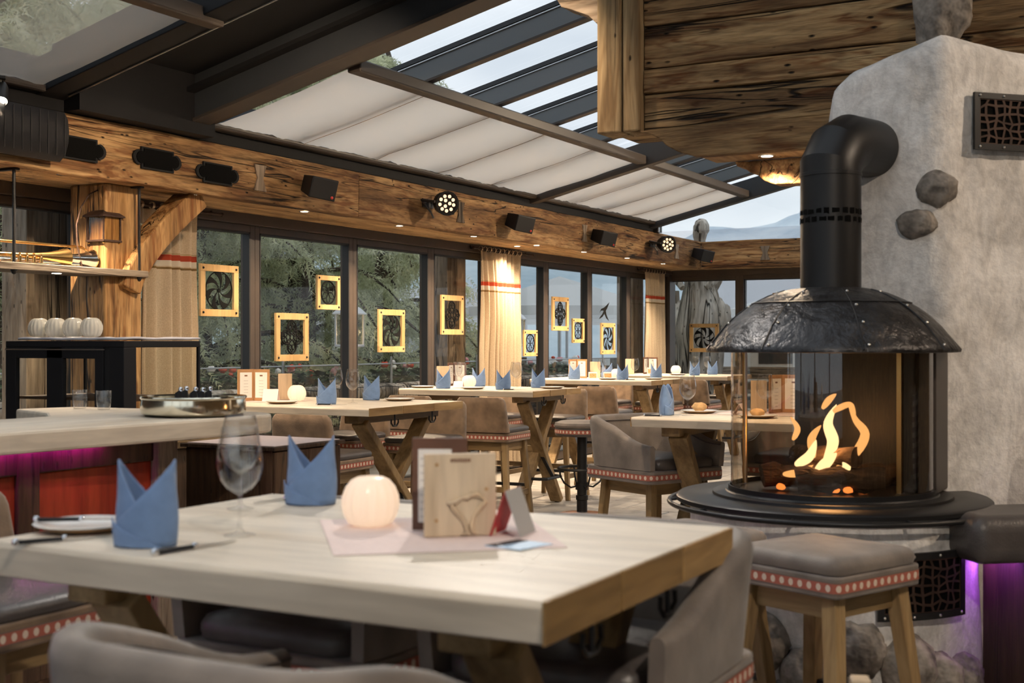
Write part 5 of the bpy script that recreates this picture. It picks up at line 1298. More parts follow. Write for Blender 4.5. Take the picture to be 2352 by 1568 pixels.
def make_knife():
    t = empty('table_knife')
    MB().bar((-0.105, 0, 0.005), (-0.01, 0, 0.005), 0.013, 0.009, (0, 0, 1), 0.011, 0.008).build('handle', 'black_plastic', t, bevel=0.003)
    MB().bar((-0.01, 0, 0.0045), (0.10, 0, 0.003), 0.015, 0.0025, (0, 0, 1), 0.007, 0.001).build('blade', 'steel', t)
    MB().ball((-0.106, 0, 0.0055), 0.0085, 6).build('pommel', 'chrome', t, smooth=True)
    MB().ball((-0.008, 0, 0.0055), 0.0075, 6).build('bolster', 'chrome', t, smooth=True)
    return t
KN = Proto(make_knife)
T = TH
gN, gG, gL, gP, gK = 'blue napkins folded into mitres', 'stemmed wine glasses', 'ribbed globe table lamps', 'side plates', 'table knives'
VD = math.radians(28.5)
for x, y, rz, lab in ((-1.905, 1.93, VD, 'blue napkin beside the white plate at the camera edge of the big pale table'), (-2.02, 2.63, VD, 'blue napkin at the back edge of the big pale table beside the globe lamp'),
                      (-5.17, 6.90, VD, 'blue napkin at the front edge of the bar-side table'), (-5.29, 7.60, VD-0.3, 'blue napkin at the back edge of the bar-side table'),
                      (-6.02, 9.78, VD, 'blue napkin at the front edge of the middle table near the window end'), (-6.02, 10.42, VD, 'blue napkin behind the globe lamp on the middle table'),
                      (-5.42, 9.82, VD, 'blue napkin at the front edge of the middle table above the crossed legs'), (-5.36, 10.38, VD-0.2, 'blue napkin at the back corner of the middle table'),
                      (-6.24, 12.98, VD, 'blue napkin in front of the menu on the postcard table'), (-6.12, 13.62, VD, 'blue napkin behind the postcards, half hidden'),
                      (-5.66, 13.02, VD, 'blue napkin at the front edge of the postcard table near its free end'), (-5.50, 13.62, VD, 'blue napkin at the back corner of the postcard table'),
                      (-5.62, 15.22, VD, 'blue napkin at the front edge of the farthest table'), (-5.56, 15.72, VD, 'blue napkin at the back edge of the farthest table'),
                      (-2.70, 6.84, VD+1.25, 'blue napkin seen edge-on at the table behind the fireplace')):
    NAP.put((x, y, T+0.001), rz, lab, 'napkin', gN)
for x, y, lab in ((-1.83, 2.13, 'wine glass in front on the big pale table beside the black-handled knife'), (-2.12, 2.47, 'wine glass right behind another one on the big pale table'),
                  (-5.10, 7.10, 'wine glass between the two napkins of the bar-side table, nearer the free end'), (-5.50, 7.45, 'wine glass on the bar-side table in front of the window mullion'),
                  (-6.22, 10.36, 'wine glass beside the menu on the middle table'), (-6.08, 10.20, 'wine glass just behind the globe lamp on the middle table'),
                  (-5.42, 10.08, 'wine glass near the free end of the middle table'), (-5.62, 10.42, 'wine glass in front of the curtain hem on the middle table'), (-5.95, 13.10, 'wine glass in front of the postcards'),
                  (-5.72, 13.52, 'wine glass at the back of the postcard table behind a napkin'), (-5.62, 13.72, 'wine glass between two napkins on the postcard table'),
                  (-5.78, 15.70, 'wine glass in front of the statue on the farthest table'), (-5.66, 15.80, 'wine glass beside the napkin at the back of the farthest table'),
                  (-2.56, 6.82, 'wine glass beside the edge-on napkin at the table behind the fireplace'), (-2.20, 7.12, 'wine glass seen through the fireplace glass')):
    WG.put((x, y, T+0.001), 0, lab, 'wine glass', gG)
for x, y, lab in ((-1.66, 2.38, 'glowing globe lamp on the pink mat of the big pale table'), (-5.66, 7.20, 'glowing globe lamp on the bar-side table'), (-5.95, 10.12, 'glowing globe lamp on the middle table'),
                  (-5.90, 13.40, 'glowing globe lamp beside the postcards'), (-6.06, 15.70, 'glowing globe lamp on the farthest table'), (-0.955, 0.70, 'glowing globe lamp cut off in the lower corner of the picture')):
    o = GL.put((x, y, T+0.0035), 0, lab, 'globe lamp', gL); 
    point('candle_light', (0, 0, 0.06), 0.06, (1.0, 0.72, 0.45), 0.015, o)
for k, x in enumerate((-5.735, -5.60, -5.462, -5.325)):
    GU.put((x, 4.98, 1.50), 0, 'unlit clear globe on the display case, %s from the window post' % ('fourth', 'third', 'second', 'first')[k], 'glass globe', 'unlit globes on the display case').scale = (0.90, 0.90, 0.95)
for x, y, lab in ((-2.19, 2.03, 'white plate at the edge of the big pale table'), (-5.52, 6.86, 'plate in front of the globe lamp on the bar-side table'), (-5.05, 7.60, 'plate at the back corner of the bar-side table'),
                  (-5.72, 9.80, 'plate between the two front napkins of the middle table'), (-5.15, 10.25, 'plate at the free end of the middle table'), (-6.28, 9.85, 'plate at the window end of the middle table'),
                  (-5.84, 13.02, 'plate in front of the globe lamp on the postcard table'), (-5.40, 13.30, 'plate at the free end of the postcard table'), (-5.85, 15.22, 'plate beside the front napkin of the farthest table'),
                  (-2.60, 7.12, 'bread plate at the table behind the fireplace'), (-2.15, 6.82, 'side plate seen through the fireplace glass')):
    PLT.put((x, y, T+0.001), 0, lab, 'plate', gP)
for x, y, a, lab in ((-1.79, 1.955, 82, 'black-handled knife lying in front of the foremost wine glass'), (-2.135, 2.66, 260, 'knife behind the wine glasses on the big pale table'), (-2.10, 1.90, 62, 'knife beside the white plate on the big pale table'),
                     (-5.08, 6.84, 20, 'knife beside the front napkin on the bar-side table'), (-5.28, 9.78, 10, 'knife beside the napkin over the crossed legs'), (-5.50, 13.0, 10, 'knife beside the front napkin on the postcard table'), (-2.78+0.12, 6.68, 5, 'knife beside the edge-on napkin')):
    KN.put((x, y, T+0.001), math.radians(a), lab, 'knife', gK)
kn2 = KN.put((-2.19, 2.03, T+0.0195), math.radians(35), 'butter knife lying across the white plate', 'knife', gK)
o = MB().rock((0, 0, 0.028), (0.045, 0.04, 0.028), 77, 10, 0.2).build('bread_roll', 'bread', smooth=True, angle=0); o.location = (-2.60, 7.12, T+0.009); tag(o, 'golden bread roll on a plate behind the fireplace', 'bread roll')
o = MB().rock((0, 0, 0.022), (0.04, 0.035, 0.022), 78, 10, 0.2).build('bread_roll', 'bread', smooth=True, angle=0); o.location = (-2.15, 6.82, T+0.009); tag(o, 'dark bread roll on the plate seen through the fire glass', 'bread roll')

# menus
def menu(x, y, rz, label, w=0.125, h=0.215, mat='menu_leather', fold=True, text=True):
    t = empty('menu_folder', (x, y, T+0.0035), rz, label, 'menu', 'upright leather menus')
    def leaf(mt, sgn):
        m = MB().box(0 if sgn > 0 else -w, w if sgn > 0 else 0, -0.004, 0.004, 0, h); m.v = [tuple(mt @ Vector(p)) for p in m.v]; c = m.build('cover', mat, t, bevel=0.002)
        pg = MB().box(0.018 if sgn > 0 else -w+0.018, w-0.018 if sgn > 0 else -0.018, -0.0055, -0.004, 0.022, h-0.022); pg.v = [tuple(mt @ Vector(p)) for p in pg.v]; q = pg.build('page', 'paper', c)
        if text:
            r = random.Random(5)
            for k in range(7):
                z = h-0.05-k*0.021-(0.012 if k > 0 else 0); l = r.uniform(0.25, 0.42)*w*(0.7 if k else 0.5); cx = (w/2)*(1 if sgn > 0 else -1)
                m2 = MB().box(cx-l/2, cx+l/2, -0.0060, -0.0055, z, z+(0.010 if k == 0 else 0.0025)); m2.v = [tuple(mt @ Vector(p)) for p in m2.v]; m2.build('text_line', 'print_brown' if k == 0 else 'paper_grey', q)
    leaf(Matrix.Rotation(math.radians(-28), 4, 'Z'), 1); leaf(Matrix.Rotation(math.radians(40), 4, 'Z'), -1)
    return t
menu(-5.93, 7.05, VD+0.1, 'tall brown leather menu standing on the bar-side table', 0.135, 0.225, 'menu_tan')
menu(-6.30, 10.42, VD+0.5, 'dark brown menu behind the front napkin of the middle table', 0.125, 0.22)
menu(-6.36, 13.30, VD, 'brown two-leaf menu on the postcard table', 0.13, 0.22, 'menu_tan')
menu(-6.40, 15.55, VD+0.35, 'brown menu by the far curtain on the farthest table', 0.135, 0.22)
menu(-2.17, 7.36, VD+0.1, 'brown menu with a pale page seen through the fireplace glass', 0.14, 0.225, 'menu_tan')
def holder(x, y, rz, label, w=0.135, h=0.17, heart=False):
    t = empty('menu_holder', (x, y, T+0.0035), rz, label, 'menu holder', 'pine menu holders')
    bd = MB().box(-w/2, w/2, -0.005, 0.005, 0, h).build('front_board', 'holder_pine', t, bevel=0.002)
    MB().box(-w/2+0.01, w/2-0.01, 0.005, 0.045, 0, 0.012).build('foot_board', 'holder_pine', t)
    if heart:
        r = random.Random(4)
        for k in range(9): MB().box(-0.022+k*0.005, -0.0185+k*0.005, -0.0062, -0.005, h-0.018-r.uniform(0, .001), h-0.011).build('lettering', 'print_brown', bd)
        # antler-like branch: two stems meeting in a heart
        a = [(-0.03, -0.0085, 0.072), (-0.012, -0.009, 0.074), (0.004, -0.009, 0.084), (0.014, -0.009, 0.082), (0.026, -0.009, 0.093)]
        b = [(0.020, -0.009, 0.088), (0.034, -0.009, 0.091), (0.048, -0.009, 0.082), (0.054, -0.009, 0.073), (0.040, -0.009, 0.058), (0.028, -0.009, 0.040), (0.024, -0.009, 0.020), (0.026, -0.009, 0.010), (0.034, -0.009, 0.009)]
        c = [(-0.022, -0.009, 0.068), (-0.008, -0.009, 0.052), (0.004, -0.009, 0.036), (0.012, -0.009, 0.018), (0.014, -0.009, 0.006), (0.002, -0.009, 0.006)]
        for q in (a, b, c): MB().tube(q, [0.0056*(0.8+0.3*math.sin(i*2.3)) for i in range(len(q))], 8).build('carved_branch', 'holder_pine', bd, smooth=True)
        for (p, q2) in ((-0.052, 0.155), (-0.053, 0.035), (0.057, 0.10)): MB().lathe([(0.0005, 0.0005), (0.0045, 0.0)], 10, (0, 0, 0)).build('knot', 'plate_wood', bd).matrix_local = Matrix.Translation((p, -0.0056, q2)) @ Matrix.Rotation(PI/2, 4, 'X')
    return t
holder(-1.395, 2.335, VD+0.25, 'pine board menu holder with a carved branch heart on the big pale table', 0.158, 0.178, True)
holder(-5.83, 7.28, VD+0.1, 'pine menu holder behind the tall brown menu', 0.10, 0.19)
holder(-6.32, 10.26, VD+0.2, 'pine menu holder in front of the dark menu on the middle table', 0.12, 0.19)
holder(-6.18, 13.42, VD, 'pine menu holder beside the two-leaf menu on the postcard table', 0.12, 0.19)
holder(-6.55, 15.30, VD+0.2, 'pine menu holder on the farthest table near the curtain', 0.12, 0.20)
holder(-2.30, 7.32, VD+0.2, 'pine menu holder seen through the fireplace glass', 0.10, 0.19)
t = empty('menu_folder', (-1.47, 2.385, T+0.0035), VD-0.05, 'dark brown menu with white page standing behind the carved pine holder', 'menu', 'upright leather menus')
MB().box(-0.068, 0.055, 0.0, 0.008, 0, 0.205).build('cover', 'menu_leather', t, bevel=0.002)
q = MB().box(-0.054, 0.02, -0.0015, 0.0, 0.018, 0.180).build('page', 'paper', t)
for k in range(9): MB().box(-0.05, -0.02-0.006*(k % 3), -0.002, -0.0015, 0.03+k*0.016, 0.032+k*0.016).build('text_line', 'paper_grey', q)
# folded cards and postcards
def tent(x, y, rz, label, w=0.10, h=0.075, front='paper', back='paper_pink', prt=None):
    t = empty('table_card', (x, y, T+0.0035), rz, label, 'table card', 'folded table cards')
    m = MB().add([(-w/2, -0.035, 0), (w/2, -0.035, 0), (w/2, 0, h), (-w/2, 0, h)], [(0, 1, 2, 3)]); a = m.build('front_leaf', front, t, solid=0.0012)
    m = MB().add([(-w/2, 0.035, 0), (w/2, 0.035, 0), (w/2, 0, h), (-w/2, 0, h)], [(3, 2, 1, 0)]); m.build('rear_leaf', back, t, solid=0.0012)
    if prt:
        k = 0.82; MB().add([(-w/2*k, -0.035*k-0.0035, h*0.12), (w/2*k, -0.035*k-0.0035, h*0.12), (w/2*k, -0.035*0.2-0.003, h*0.8), (-w/2*k, -0.035*0.2-0.003, h*0.8)], [(0, 1, 2, 3)]).build('print', prt, a)
    return t
tent(-1.312, 2.42, VD+1.22, 'red and grey folded card beside the carved pine holder', 0.10, 0.098, 'paper_grey', 'print_red')
tent(-5.78, 7.06, VD-0.1, 'white folded card beside the lamp on the bar-side table', 0.11, 0.085)
tent(-5.96, 9.95, VD-0.2, 'white folded card next to the lamp on the middle table', 0.09, 0.06)
tent(-6.05, 10.28, VD+0.6, 'pink folded card behind the lamp on the middle table', 0.08, 0.08, 'paper_pink')
tent(-6.12, 13.22, VD, 'orange photo card nearer the menu on the postcard table', 0.10, 0.075, 'paper_pink', 'paper_pink', 'print_orange')
tent(-5.96, 13.28, VD+0.1, 'orange photo card nearer the lamp on the postcard table', 0.10, 0.075, 'paper_pink', 'paper_pink', 'print_orange')
tent(-6.30, 15.42, VD, 'orange photo card in front of the menu on the farthest table', 0.10, 0.085, 'paper_pink', 'paper_pink', 'print_orange')
tent(-2.34, 7.10, VD+1.2, 'folded card seen through the fireplace glass', 0.10, 0.06, 'paper_pink')
# paper mats and flyer
def mat_sheet(pts, label, mt='paper_pink', z=T+0.0012, nm='paper_mat', cat='table mat', th=0.0008, grp='pink paper mats'):
    o = MB().prism(pts, 'Z', z, z+th).build(nm, mt); return tag(o, label, cat, grp)
mat_sheet([(-1.82, 2.40), (-1.49, 2.01), (-1.13, 2.32), (-1.43, 2.70)], 'pink checked paper mat under the globe lamp on the big pale table')
mat_sheet([(-6.30, 7.30), (-6.28, 6.90), (-5.62, 6.94), (-5.62, 7.34)], 'pink paper mat under the menu on the bar-side table')
mat_sheet([(-6.30, 10.25), (-6.28, 9.95), (-5.80, 9.98), (-5.82, 10.38)], 'pink paper mat under the lamp on the middle table')
mat_sheet([(-6.30, 13.5), (-6.30, 13.10), (-5.80, 13.14), (-5.80, 13.5)], 'pink paper mat under the postcards')
mat_sheet([(-2.50, 7.40), (-2.50, 7.02), (-2.0, 7.04), (-2.0, 7.4)], 'pink paper mat on the table behind the fireplace')
fl_ = mat_sheet([(-1.285, 2.25), (-1.195, 2.235), (-1.172, 2.335), (-1.262, 2.35)], 'blue and white flyer lying on the pink mat', 'print_blue', T+0.0022, 'flyer', 'flyer', 0.002, None)
MB().prism([(-1.285, 2.25), (-1.255, 2.245), (-1.232, 2.345), (-1.262, 2.35)], 'Z', T+0.0043, T+0.0046).build('print_area', 'print_dark', fl_)
# items on the bar
t = empty('wine_cooler', (-3.86, 4.19, 1.151), 0, 'low round metal wine cooler standing on the oak bar top', 'wine cooler')
MB().lathe([(0.0005, 0.003), (0.205, 0.003), (0.222, 0.012), (0.226, 0.03), (0.222, 0.072), (0.230, 0.080), (0.226, 0.086), (0.214, 0.080), (0.212, 0.02), (0.0005, 0.012)], 56).build('basin', 'champagne', t, smooth=True)
MB().lathe([(0.0005, 0.066), (0.211, 0.066)], 40).build('ice_tray', 'chrome', t)
for k, (x, y) in enumerate(((-0.09, 0.04), (-0.04, -0.05), (0.03, 0.06), (0.07, -0.03), (0.0, 0.0))):
    b = MB().tube([(x, y, 0.067), (x, y, 0.095), (x+0.01, y, 0.105)], [0.016, 0.016, 0.008], 10).build('pourer', 'black_plastic', t, smooth=True)
    MB().ball((x+0.012, y, 0.115), 0.011, 8).build('pourer_ball', 'chrome', b, smooth=True)
for k, (x, y, lab) in enumerate(((-4.56, 4.34, 'tumbler behind the second case door'), (-4.74, 4.36, 'cut tumbler behind the first case door'))):
    o = empty('tumbler', (x, y, 1.151), 0, 'clear '+lab+' on the bar top', 'glass', 'tumblers on the bar')
    MB().lathe([(0.0005, 0.002), (0.028, 0.002), (0.034, 0.03), (0.036, 0.09), (0.0348, 0.09), (0.033, 0.03), (0.026, 0.008), (0.0005, 0.008)], 24).build('tumbler_wall', 'wine_glass', o, smooth=True, angle=0)

# brass instruments and lantern on the hanging shelf (board top z = 1.965)
def horn(name, loc, label, parts):
    t = empty(name, loc, 0, label, 'brass instrument', 'brass instruments on the hanging shelf')
    for nm, path, r, mt in parts: MB().tube(path, r, 14, caps=False).build(nm, mt, t, smooth=True, angle=0)
    return t
bell = lambda y0, y1, z, x=0.0, s=1: ([(x, y0+(y1-y0)*i/12, z) for i in range(13)], [0.011+0.050*s*(i/12)**4.5+0.006*(i/12) for i in range(13)])
p, r_ = bell(5.15, 5.86, 0.052); 
t = horn('trumpet', (-6.50, 0, 1.966), 'gilded brass trumpet lying at the front of the hanging shelf', [('bell_tube', p, r_, 'brass'), ('lead_pipe', [(0.02, 5.2, 0.018), (0.02, 5.95, 0.018)], 0.010, 'silver'), ('crook', [(0, 5.15, 0.052), (0.0, 5.08, 0.05), (0.0, 5.06, 0.03), (0.02, 5.1, 0.018), (0.02, 5.2, 0.018)], 0.011, 'brass')])
for k in range(5): MB().lathe([(0.0005, 0.01), (0.012, 0.01), (0.012, 0.045), (0.006, 0.05), (0.006, 0.062), (0.011, 0.064), (0.0005, 0.066)], 14, (0.045, 5.40+k*0.055, 0)).build('valve', 'brass', t, smooth=True)
p, r_ = bell(5.45, 6.16, 0.062, -0.05, 0.95)
horn('trombone', (-6.54, 0, 1.966), 'long silver and brass trombone reaching to the lantern', [('bell_tube', p, r_, 'silver'), ('bell_mouth', [(-0.05, 6.09, 0.066), (-0.05, 6.13, 0.066), (-0.05, 6.155, 0.066), (-0.05, 6.168, 0.066)], [0.040, 0.046, 0.056, 0.066], 'brass'),
     ('slide', [(-0.08, 5.0, 0.145), (-0.08, 6.1, 0.145), (-0.08, 6.16, 0.12), (-0.08, 6.1, 0.010), (-0.08, 5.1, 0.011)], 0.010, 'brass'), ('stay_tube', [(-0.02, 6.12, 0.07), (-0.02, 6.3, 0.012)], 0.008, 'brass')])
t = empty('lantern', (-6.56, 6.245, 2.096), 0, 'rusty house-shaped lantern hanging from an arched hook over the shelf', 'lantern')
arch = [(0, -0.19, -0.129), (0, -0.235, 0.02), (0, -0.24, 0.16), (0, -0.20, 0.28), (0, -0.13, 0.37), (0, -0.06, 0.405), (0, 0.01, 0.40), (0, 0.035, 0.37), (0, 0.02, 0.345), (0, 0.0, 0.352)]
MB().tube(arch, 0.005, 8).build('arched_hook', 'rusty_metal', t, smooth=True)
MB().tube([(0, 0, 0.352), (0, 0, 0.315)], 0.004, 6).build('chain', 'rusty_metal', t)
def sq(r, z): return [(r, r, z), (-r, r, z), (-r, -r, z), (r, -r, z)]
m = MB(); lv = [(0.10, 0.225), (0.098, 0.235), (0.055, 0.27), (0.035, 0.285), (0.033, 0.31), (0.012, 0.318)]
vs = [q for r, z in lv for q in sq(r, z)]; m.add(vs, [(4*i+j, 4*i+(j+1) % 4, 4*i+4+(j+1) % 4, 4*i+4+j) for i in range(5) for j in range(4)]+[(3, 2, 1, 0), (20, 21, 22, 23)]); m.build('roof', 'rusty_metal', t)
for sx in (-1, 1):
    for sy in (-1, 1):
        MB().box(sx*0.075-0.005, sx*0.075+0.005, sy*0.075-0.005, sy*0.075+0.005, 0.07, 0.226).build('corner_bar', 'rusty_metal', t); MB().ball((sx*0.07, sy*0.07, 0.05), 0.009, 6).build('foot', 'brass', t)
MB().box(-0.085, 0.085, -0.085, 0.085, 0.056, 0.07).build('base', 'rusty_metal', t, bevel=0.003)
MB().tube([(-0.02, 0, 0.07), (-0.02, 0, 0.12)], 0.022, 12).build('candle', 'paper', t)
for k in range(4):
    a = k*PI/2; c, s = math.cos(a), math.sin(a)
    MB().add([(0.074*c-0.07*s*q, 0.074*s+0.07*c*q, z) for q, z in ((-1, 0.072), (1, 0.072), (1, 0.224), (-1, 0.224))], [(0, 1, 2, 3)]).build('pane', 'lantern_glass', t)

# firewood heap at the foot of the chimney, slate board at the picture's lower edge
r = random.Random(21); n = 0
for row in range(5):
    for k in range(5-row//2):
        x = -2.02+0.105*k+0.05*(row % 2)+r.uniform(-.01, .01); z = 0.055+0.098*row; L = 0.26+r.uniform(-.02, .02); rad = 0.05
        sides = r.choice((3, 4, 5)); a0 = r.uniform(0, 6)
        prof = [(x+rad*math.cos(a0+2*PI*j/sides)*r.uniform(.9, 1.02), z+rad*math.sin(a0+2*PI*j/sides)*r.uniform(.9, 1.02)) for j in range(sides)]
        prof = [(p[0], max(0.002, p[1])) for p in prof]
        m = MB().prism(prof, 'Y', 4.64+r.uniform(-.02, .02), 4.64+L); o = m.build('firewood_log', 'split_log', bevel=0.004); n += 1
        tag(o, 'split firewood log in the stack at the foot of the chimney', 'firewood', 'firewood stacked at the chimney foot')
t = empty('slate_board', (-0.66, 2.94, 0.0), math.radians(20), 'low chalkboard easel with a pine post at the lower picture edge', 'chalkboard')
MB().box(-0.045, 0.0, -0.03, 0.03, 0, 0.70).build('pine_post', 'holder_pine', t, bevel=0.006)
MB().box(0.0, 0.36, -0.012, 0.012, 0.12, 0.665).build('slate', 'slate', t)
MB().box(0.0, 0.36, -0.014, 0.014, 0.665, 0.680).build('top_rail', 'paper_grey', t)
MB().box(0.36, 0.40, -0.03, 0.03, 0, 0.70).build('pine_post', 'holder_pine', t, bevel=0.006)
# ------------------------------------------------------------------ outside: terrace, railing, trees, lamps, statue, parasols, mountains
g = MB().box(-60, 60, -30, 120, -0.4, -0.13).build('ground', 'terrace_stone'); struct(g)
# timber posts of the awning outside the glass
for yy, lab in ((6.42, 'weathered timber post outside the window behind the brass instruments'), (12.13, 'weathered timber post outside the window behind the middle curtain'), (17.35, 'weathered grey timber post outside the far window corner')):
    t = empty('outdoor_post', (-7.42, yy, -0.13), 0, lab, 'post', 'timber posts outside the windows')
    for k in range(2): MB().box(-0.13, 0.13, -0.20+k*0.201, -0.002+k*0.201, 0, 2.95).build('post_timber', 'weathered_timber_Z', t, bevel=0.008)
# railing with log rail, net and glass
RX = -9.0
t = empty('terrace_railing', (RX, 7, -0.13), 0, 'log railing with glass panes and black netting along the terrace', 'railing')
for k in range(7):
    y0 = k*2.2
    MB().tube([(0, y0+0.02, 0.98), (0, y0+1.1, 0.995), (0, y0+2.18, 0.98)], [0.105, 0.11, 0.10], 14).build('log_rail', 'statue_wood', t, smooth=True)
    MB().tube([(0.0, y0, 0), (0, y0, 0.95)], 0.09, 12).build('log_post', 'statue_wood', t, smooth=True)
    MB().tube([(0, y0+0.02, 0.52), (0, y0+2.18, 0.52)], 0.08, 12).build('log_rail', 'bark', t, smooth=True)
    MB().add([(-0.16, y0+0.03, 0.55), (-0.16, y0+2.17, 0.55), (-0.16, y0+2.17, 1.32), (-0.16, y0+0.03, 1.32)], [(0, 1, 2, 3)]).build('glass_pane', 'rail_glass', t)
    MB().tube([(-0.16, y0+0.03, 1.325), (-0.16, y0+2.17, 1.325)], 0.010, 8).build('handrail', 'rail_steel', t, smooth=True)
    MB().tube([(-0.16, y0, 0.5), (-0.16, y0, 1.42)], 0.016, 8).build('steel_post', 'rail_steel', t, smooth=True)
    m = MB()
    for j in range(16):
        yy = y0+j*0.1375; zt = 1.06-0.02*math.sin(j*PI/4)**2
        m.tube([(0.13, yy, zt), (0.13, yy+0.02*math.sin(j), 0.30)], 0.004, 4, False)
        if j < 15: m.tube([(0.13, yy, zt), (0.13, yy+0.1375, 1.06-0.02*math.sin((j+1)*PI/4)**2)], 0.005, 4, False); m.tube([(0.13, yy, 0.72), (0.13, yy+0.1375, 0.72)], 0.004, 4, False)
    m.build('netting', 'net_black', t)
fr = random.Random(5)
for k in range(60):
    y0 = fr.uniform(0.1, 15.2); MB().ball((0.15+fr.uniform(-.02, .05), y0, fr.uniform(0.35, 1.0)), 0.012, 5).build('fairy_bulb', 'fairy_glow', t)
# flower boxes behind the log rail
for k in range(6):
    yb = 7.3+k*2.15
    t = empty('flower_box', (RX-0.45, yb, 0.72), 0, ('flower box with red and white geraniums on the railing, %s one from the bar end' % ('first', 'second', 'third', 'fourth', 'fifth', 'sixth')[k]), 'flower box', 'flower boxes on the terrace railing')
    MB().box(-0.12, 0.12, 0, 1.7, 0, 0.22).build('trough', 'bark', t, bevel=0.01)
    MB().box(-0.06, 0.06, 0.1, 1.6, -0.85, 0.0).build('trough_stand', 'bark', t)
    m = MB()
    for j in range(260):
        p = Vector((fr.uniform(-.16, .16), fr.uniform(0.0, 1.7), 0.22+fr.uniform(0, .18))); a = fr.uniform(0, 6); b = fr.uniform(-.6, .6); s = fr.uniform(.025, .05)
        u = Vector((math.cos(a), math.sin(a), b))*s; w = Vector((-math.sin(a), math.cos(a), 0.3))*s
        m.add([p-u-w, p+u-w, p+u+w, p-u+w], [(0, 1, 2, 3)])
    o = m.build('leaves', 'leaf_green', t); o['kind'] = 'stuff'
    for j in range(9):
        p = (fr.uniform(-.12, .15), 0.1+j*0.18+fr.uniform(-.05, .05), 0.36+fr.uniform(0, .14)); s = fr.uniform(.03, .055)
        MB().rock(p, (s, s, s*0.8), 300+k*20+j, 6, 0.5).build('blossom', fr.choice(('blossom_red', 'blossom_white', 'blossom_white', 'blossom_pink', 'blossom_red')), t, smooth=True, angle=0)
# street lanterns on the terrace
def street_lamp():
    t = empty('street_lantern')
    MB().lathe([(0.0005, 0), (0.12, 0), (0.11, 0.05), (0.065, 0.12), (0.055, 0.7), (0.075, 0.72), (0.075, 0.80), (0.045, 0.86), (0.04, 1.50), (0.06, 1.52), (0.03, 1.54), (0.0005, 1.54)], 18).build('lamp_post', 'lamp_white', t, smooth=True)
    MB().box(-0.15, 0.15, -0.15, 0.15, 1.54, 1.575).build('lamp_base', 'lamp_white', t, bevel=0.01)
    for sx in (-1, 1):
        for sy in (-1, 1): MB().box(sx*0.135-0.011, sx*0.135+0.011, sy*0.135-0.011, sy*0.135+0.011, 1.575, 1.95).build('lamp_bar', 'lamp_white', t)
    m = MB(); lv = [(0.17, 1.95), (0.168, 1.965), (0.10, 2.04), (0.05, 2.06), (0.048, 2.12), (0.015, 2.14)]
    vs = [q for r, z in lv for q in sq(r, z)]; m.add(vs, [(4*i+j, 4*i+(j+1) % 4, 4*i+4+(j+1) % 4, 4*i+4+j) for i in range(5) for j in range(4)]+[(3, 2, 1, 0), (20, 21, 22, 23)]); m.build('lamp_roof', 'lamp_white', t)
    for k in range(4):
        a = k*PI/2; c, s = math.cos(a), math.sin(a)
        MB().add([(0.132*c-0.125*s*q, 0.132*s+0.125*c*q, z) for q, z in ((-1, 1.576), (1, 1.576), (1, 1.948), (-1, 1.948))], [(0, 1, 2, 3)]).build('lamp_pane', 'lantern_glass', t)
    MB().ball((0, 0, 1.73), 0.045, 10, 1.3).build('bulb', 'lantern_glow', t, smooth=True)
    MB().tube([(0, 0, 1.575), (0, 0, 1.69)], 0.02, 8).build('bulb_holder', 'lamp_white', t)
    return t
LP = Proto(street_lamp)
for yy, lab in ((12.95, 'lit white street lantern outside, beside the spiral wheel'), (17.3, 'lit street lantern outside, just past the middle curtain')):
    o = LP.put((-9.35, yy, -0.13), 0.3, lab, 'street lantern', 'street lanterns on the terrace')
    point('lantern_light', (0, 0, 1.73), 6, (1, 0.75, 0.42), 0.05, o)
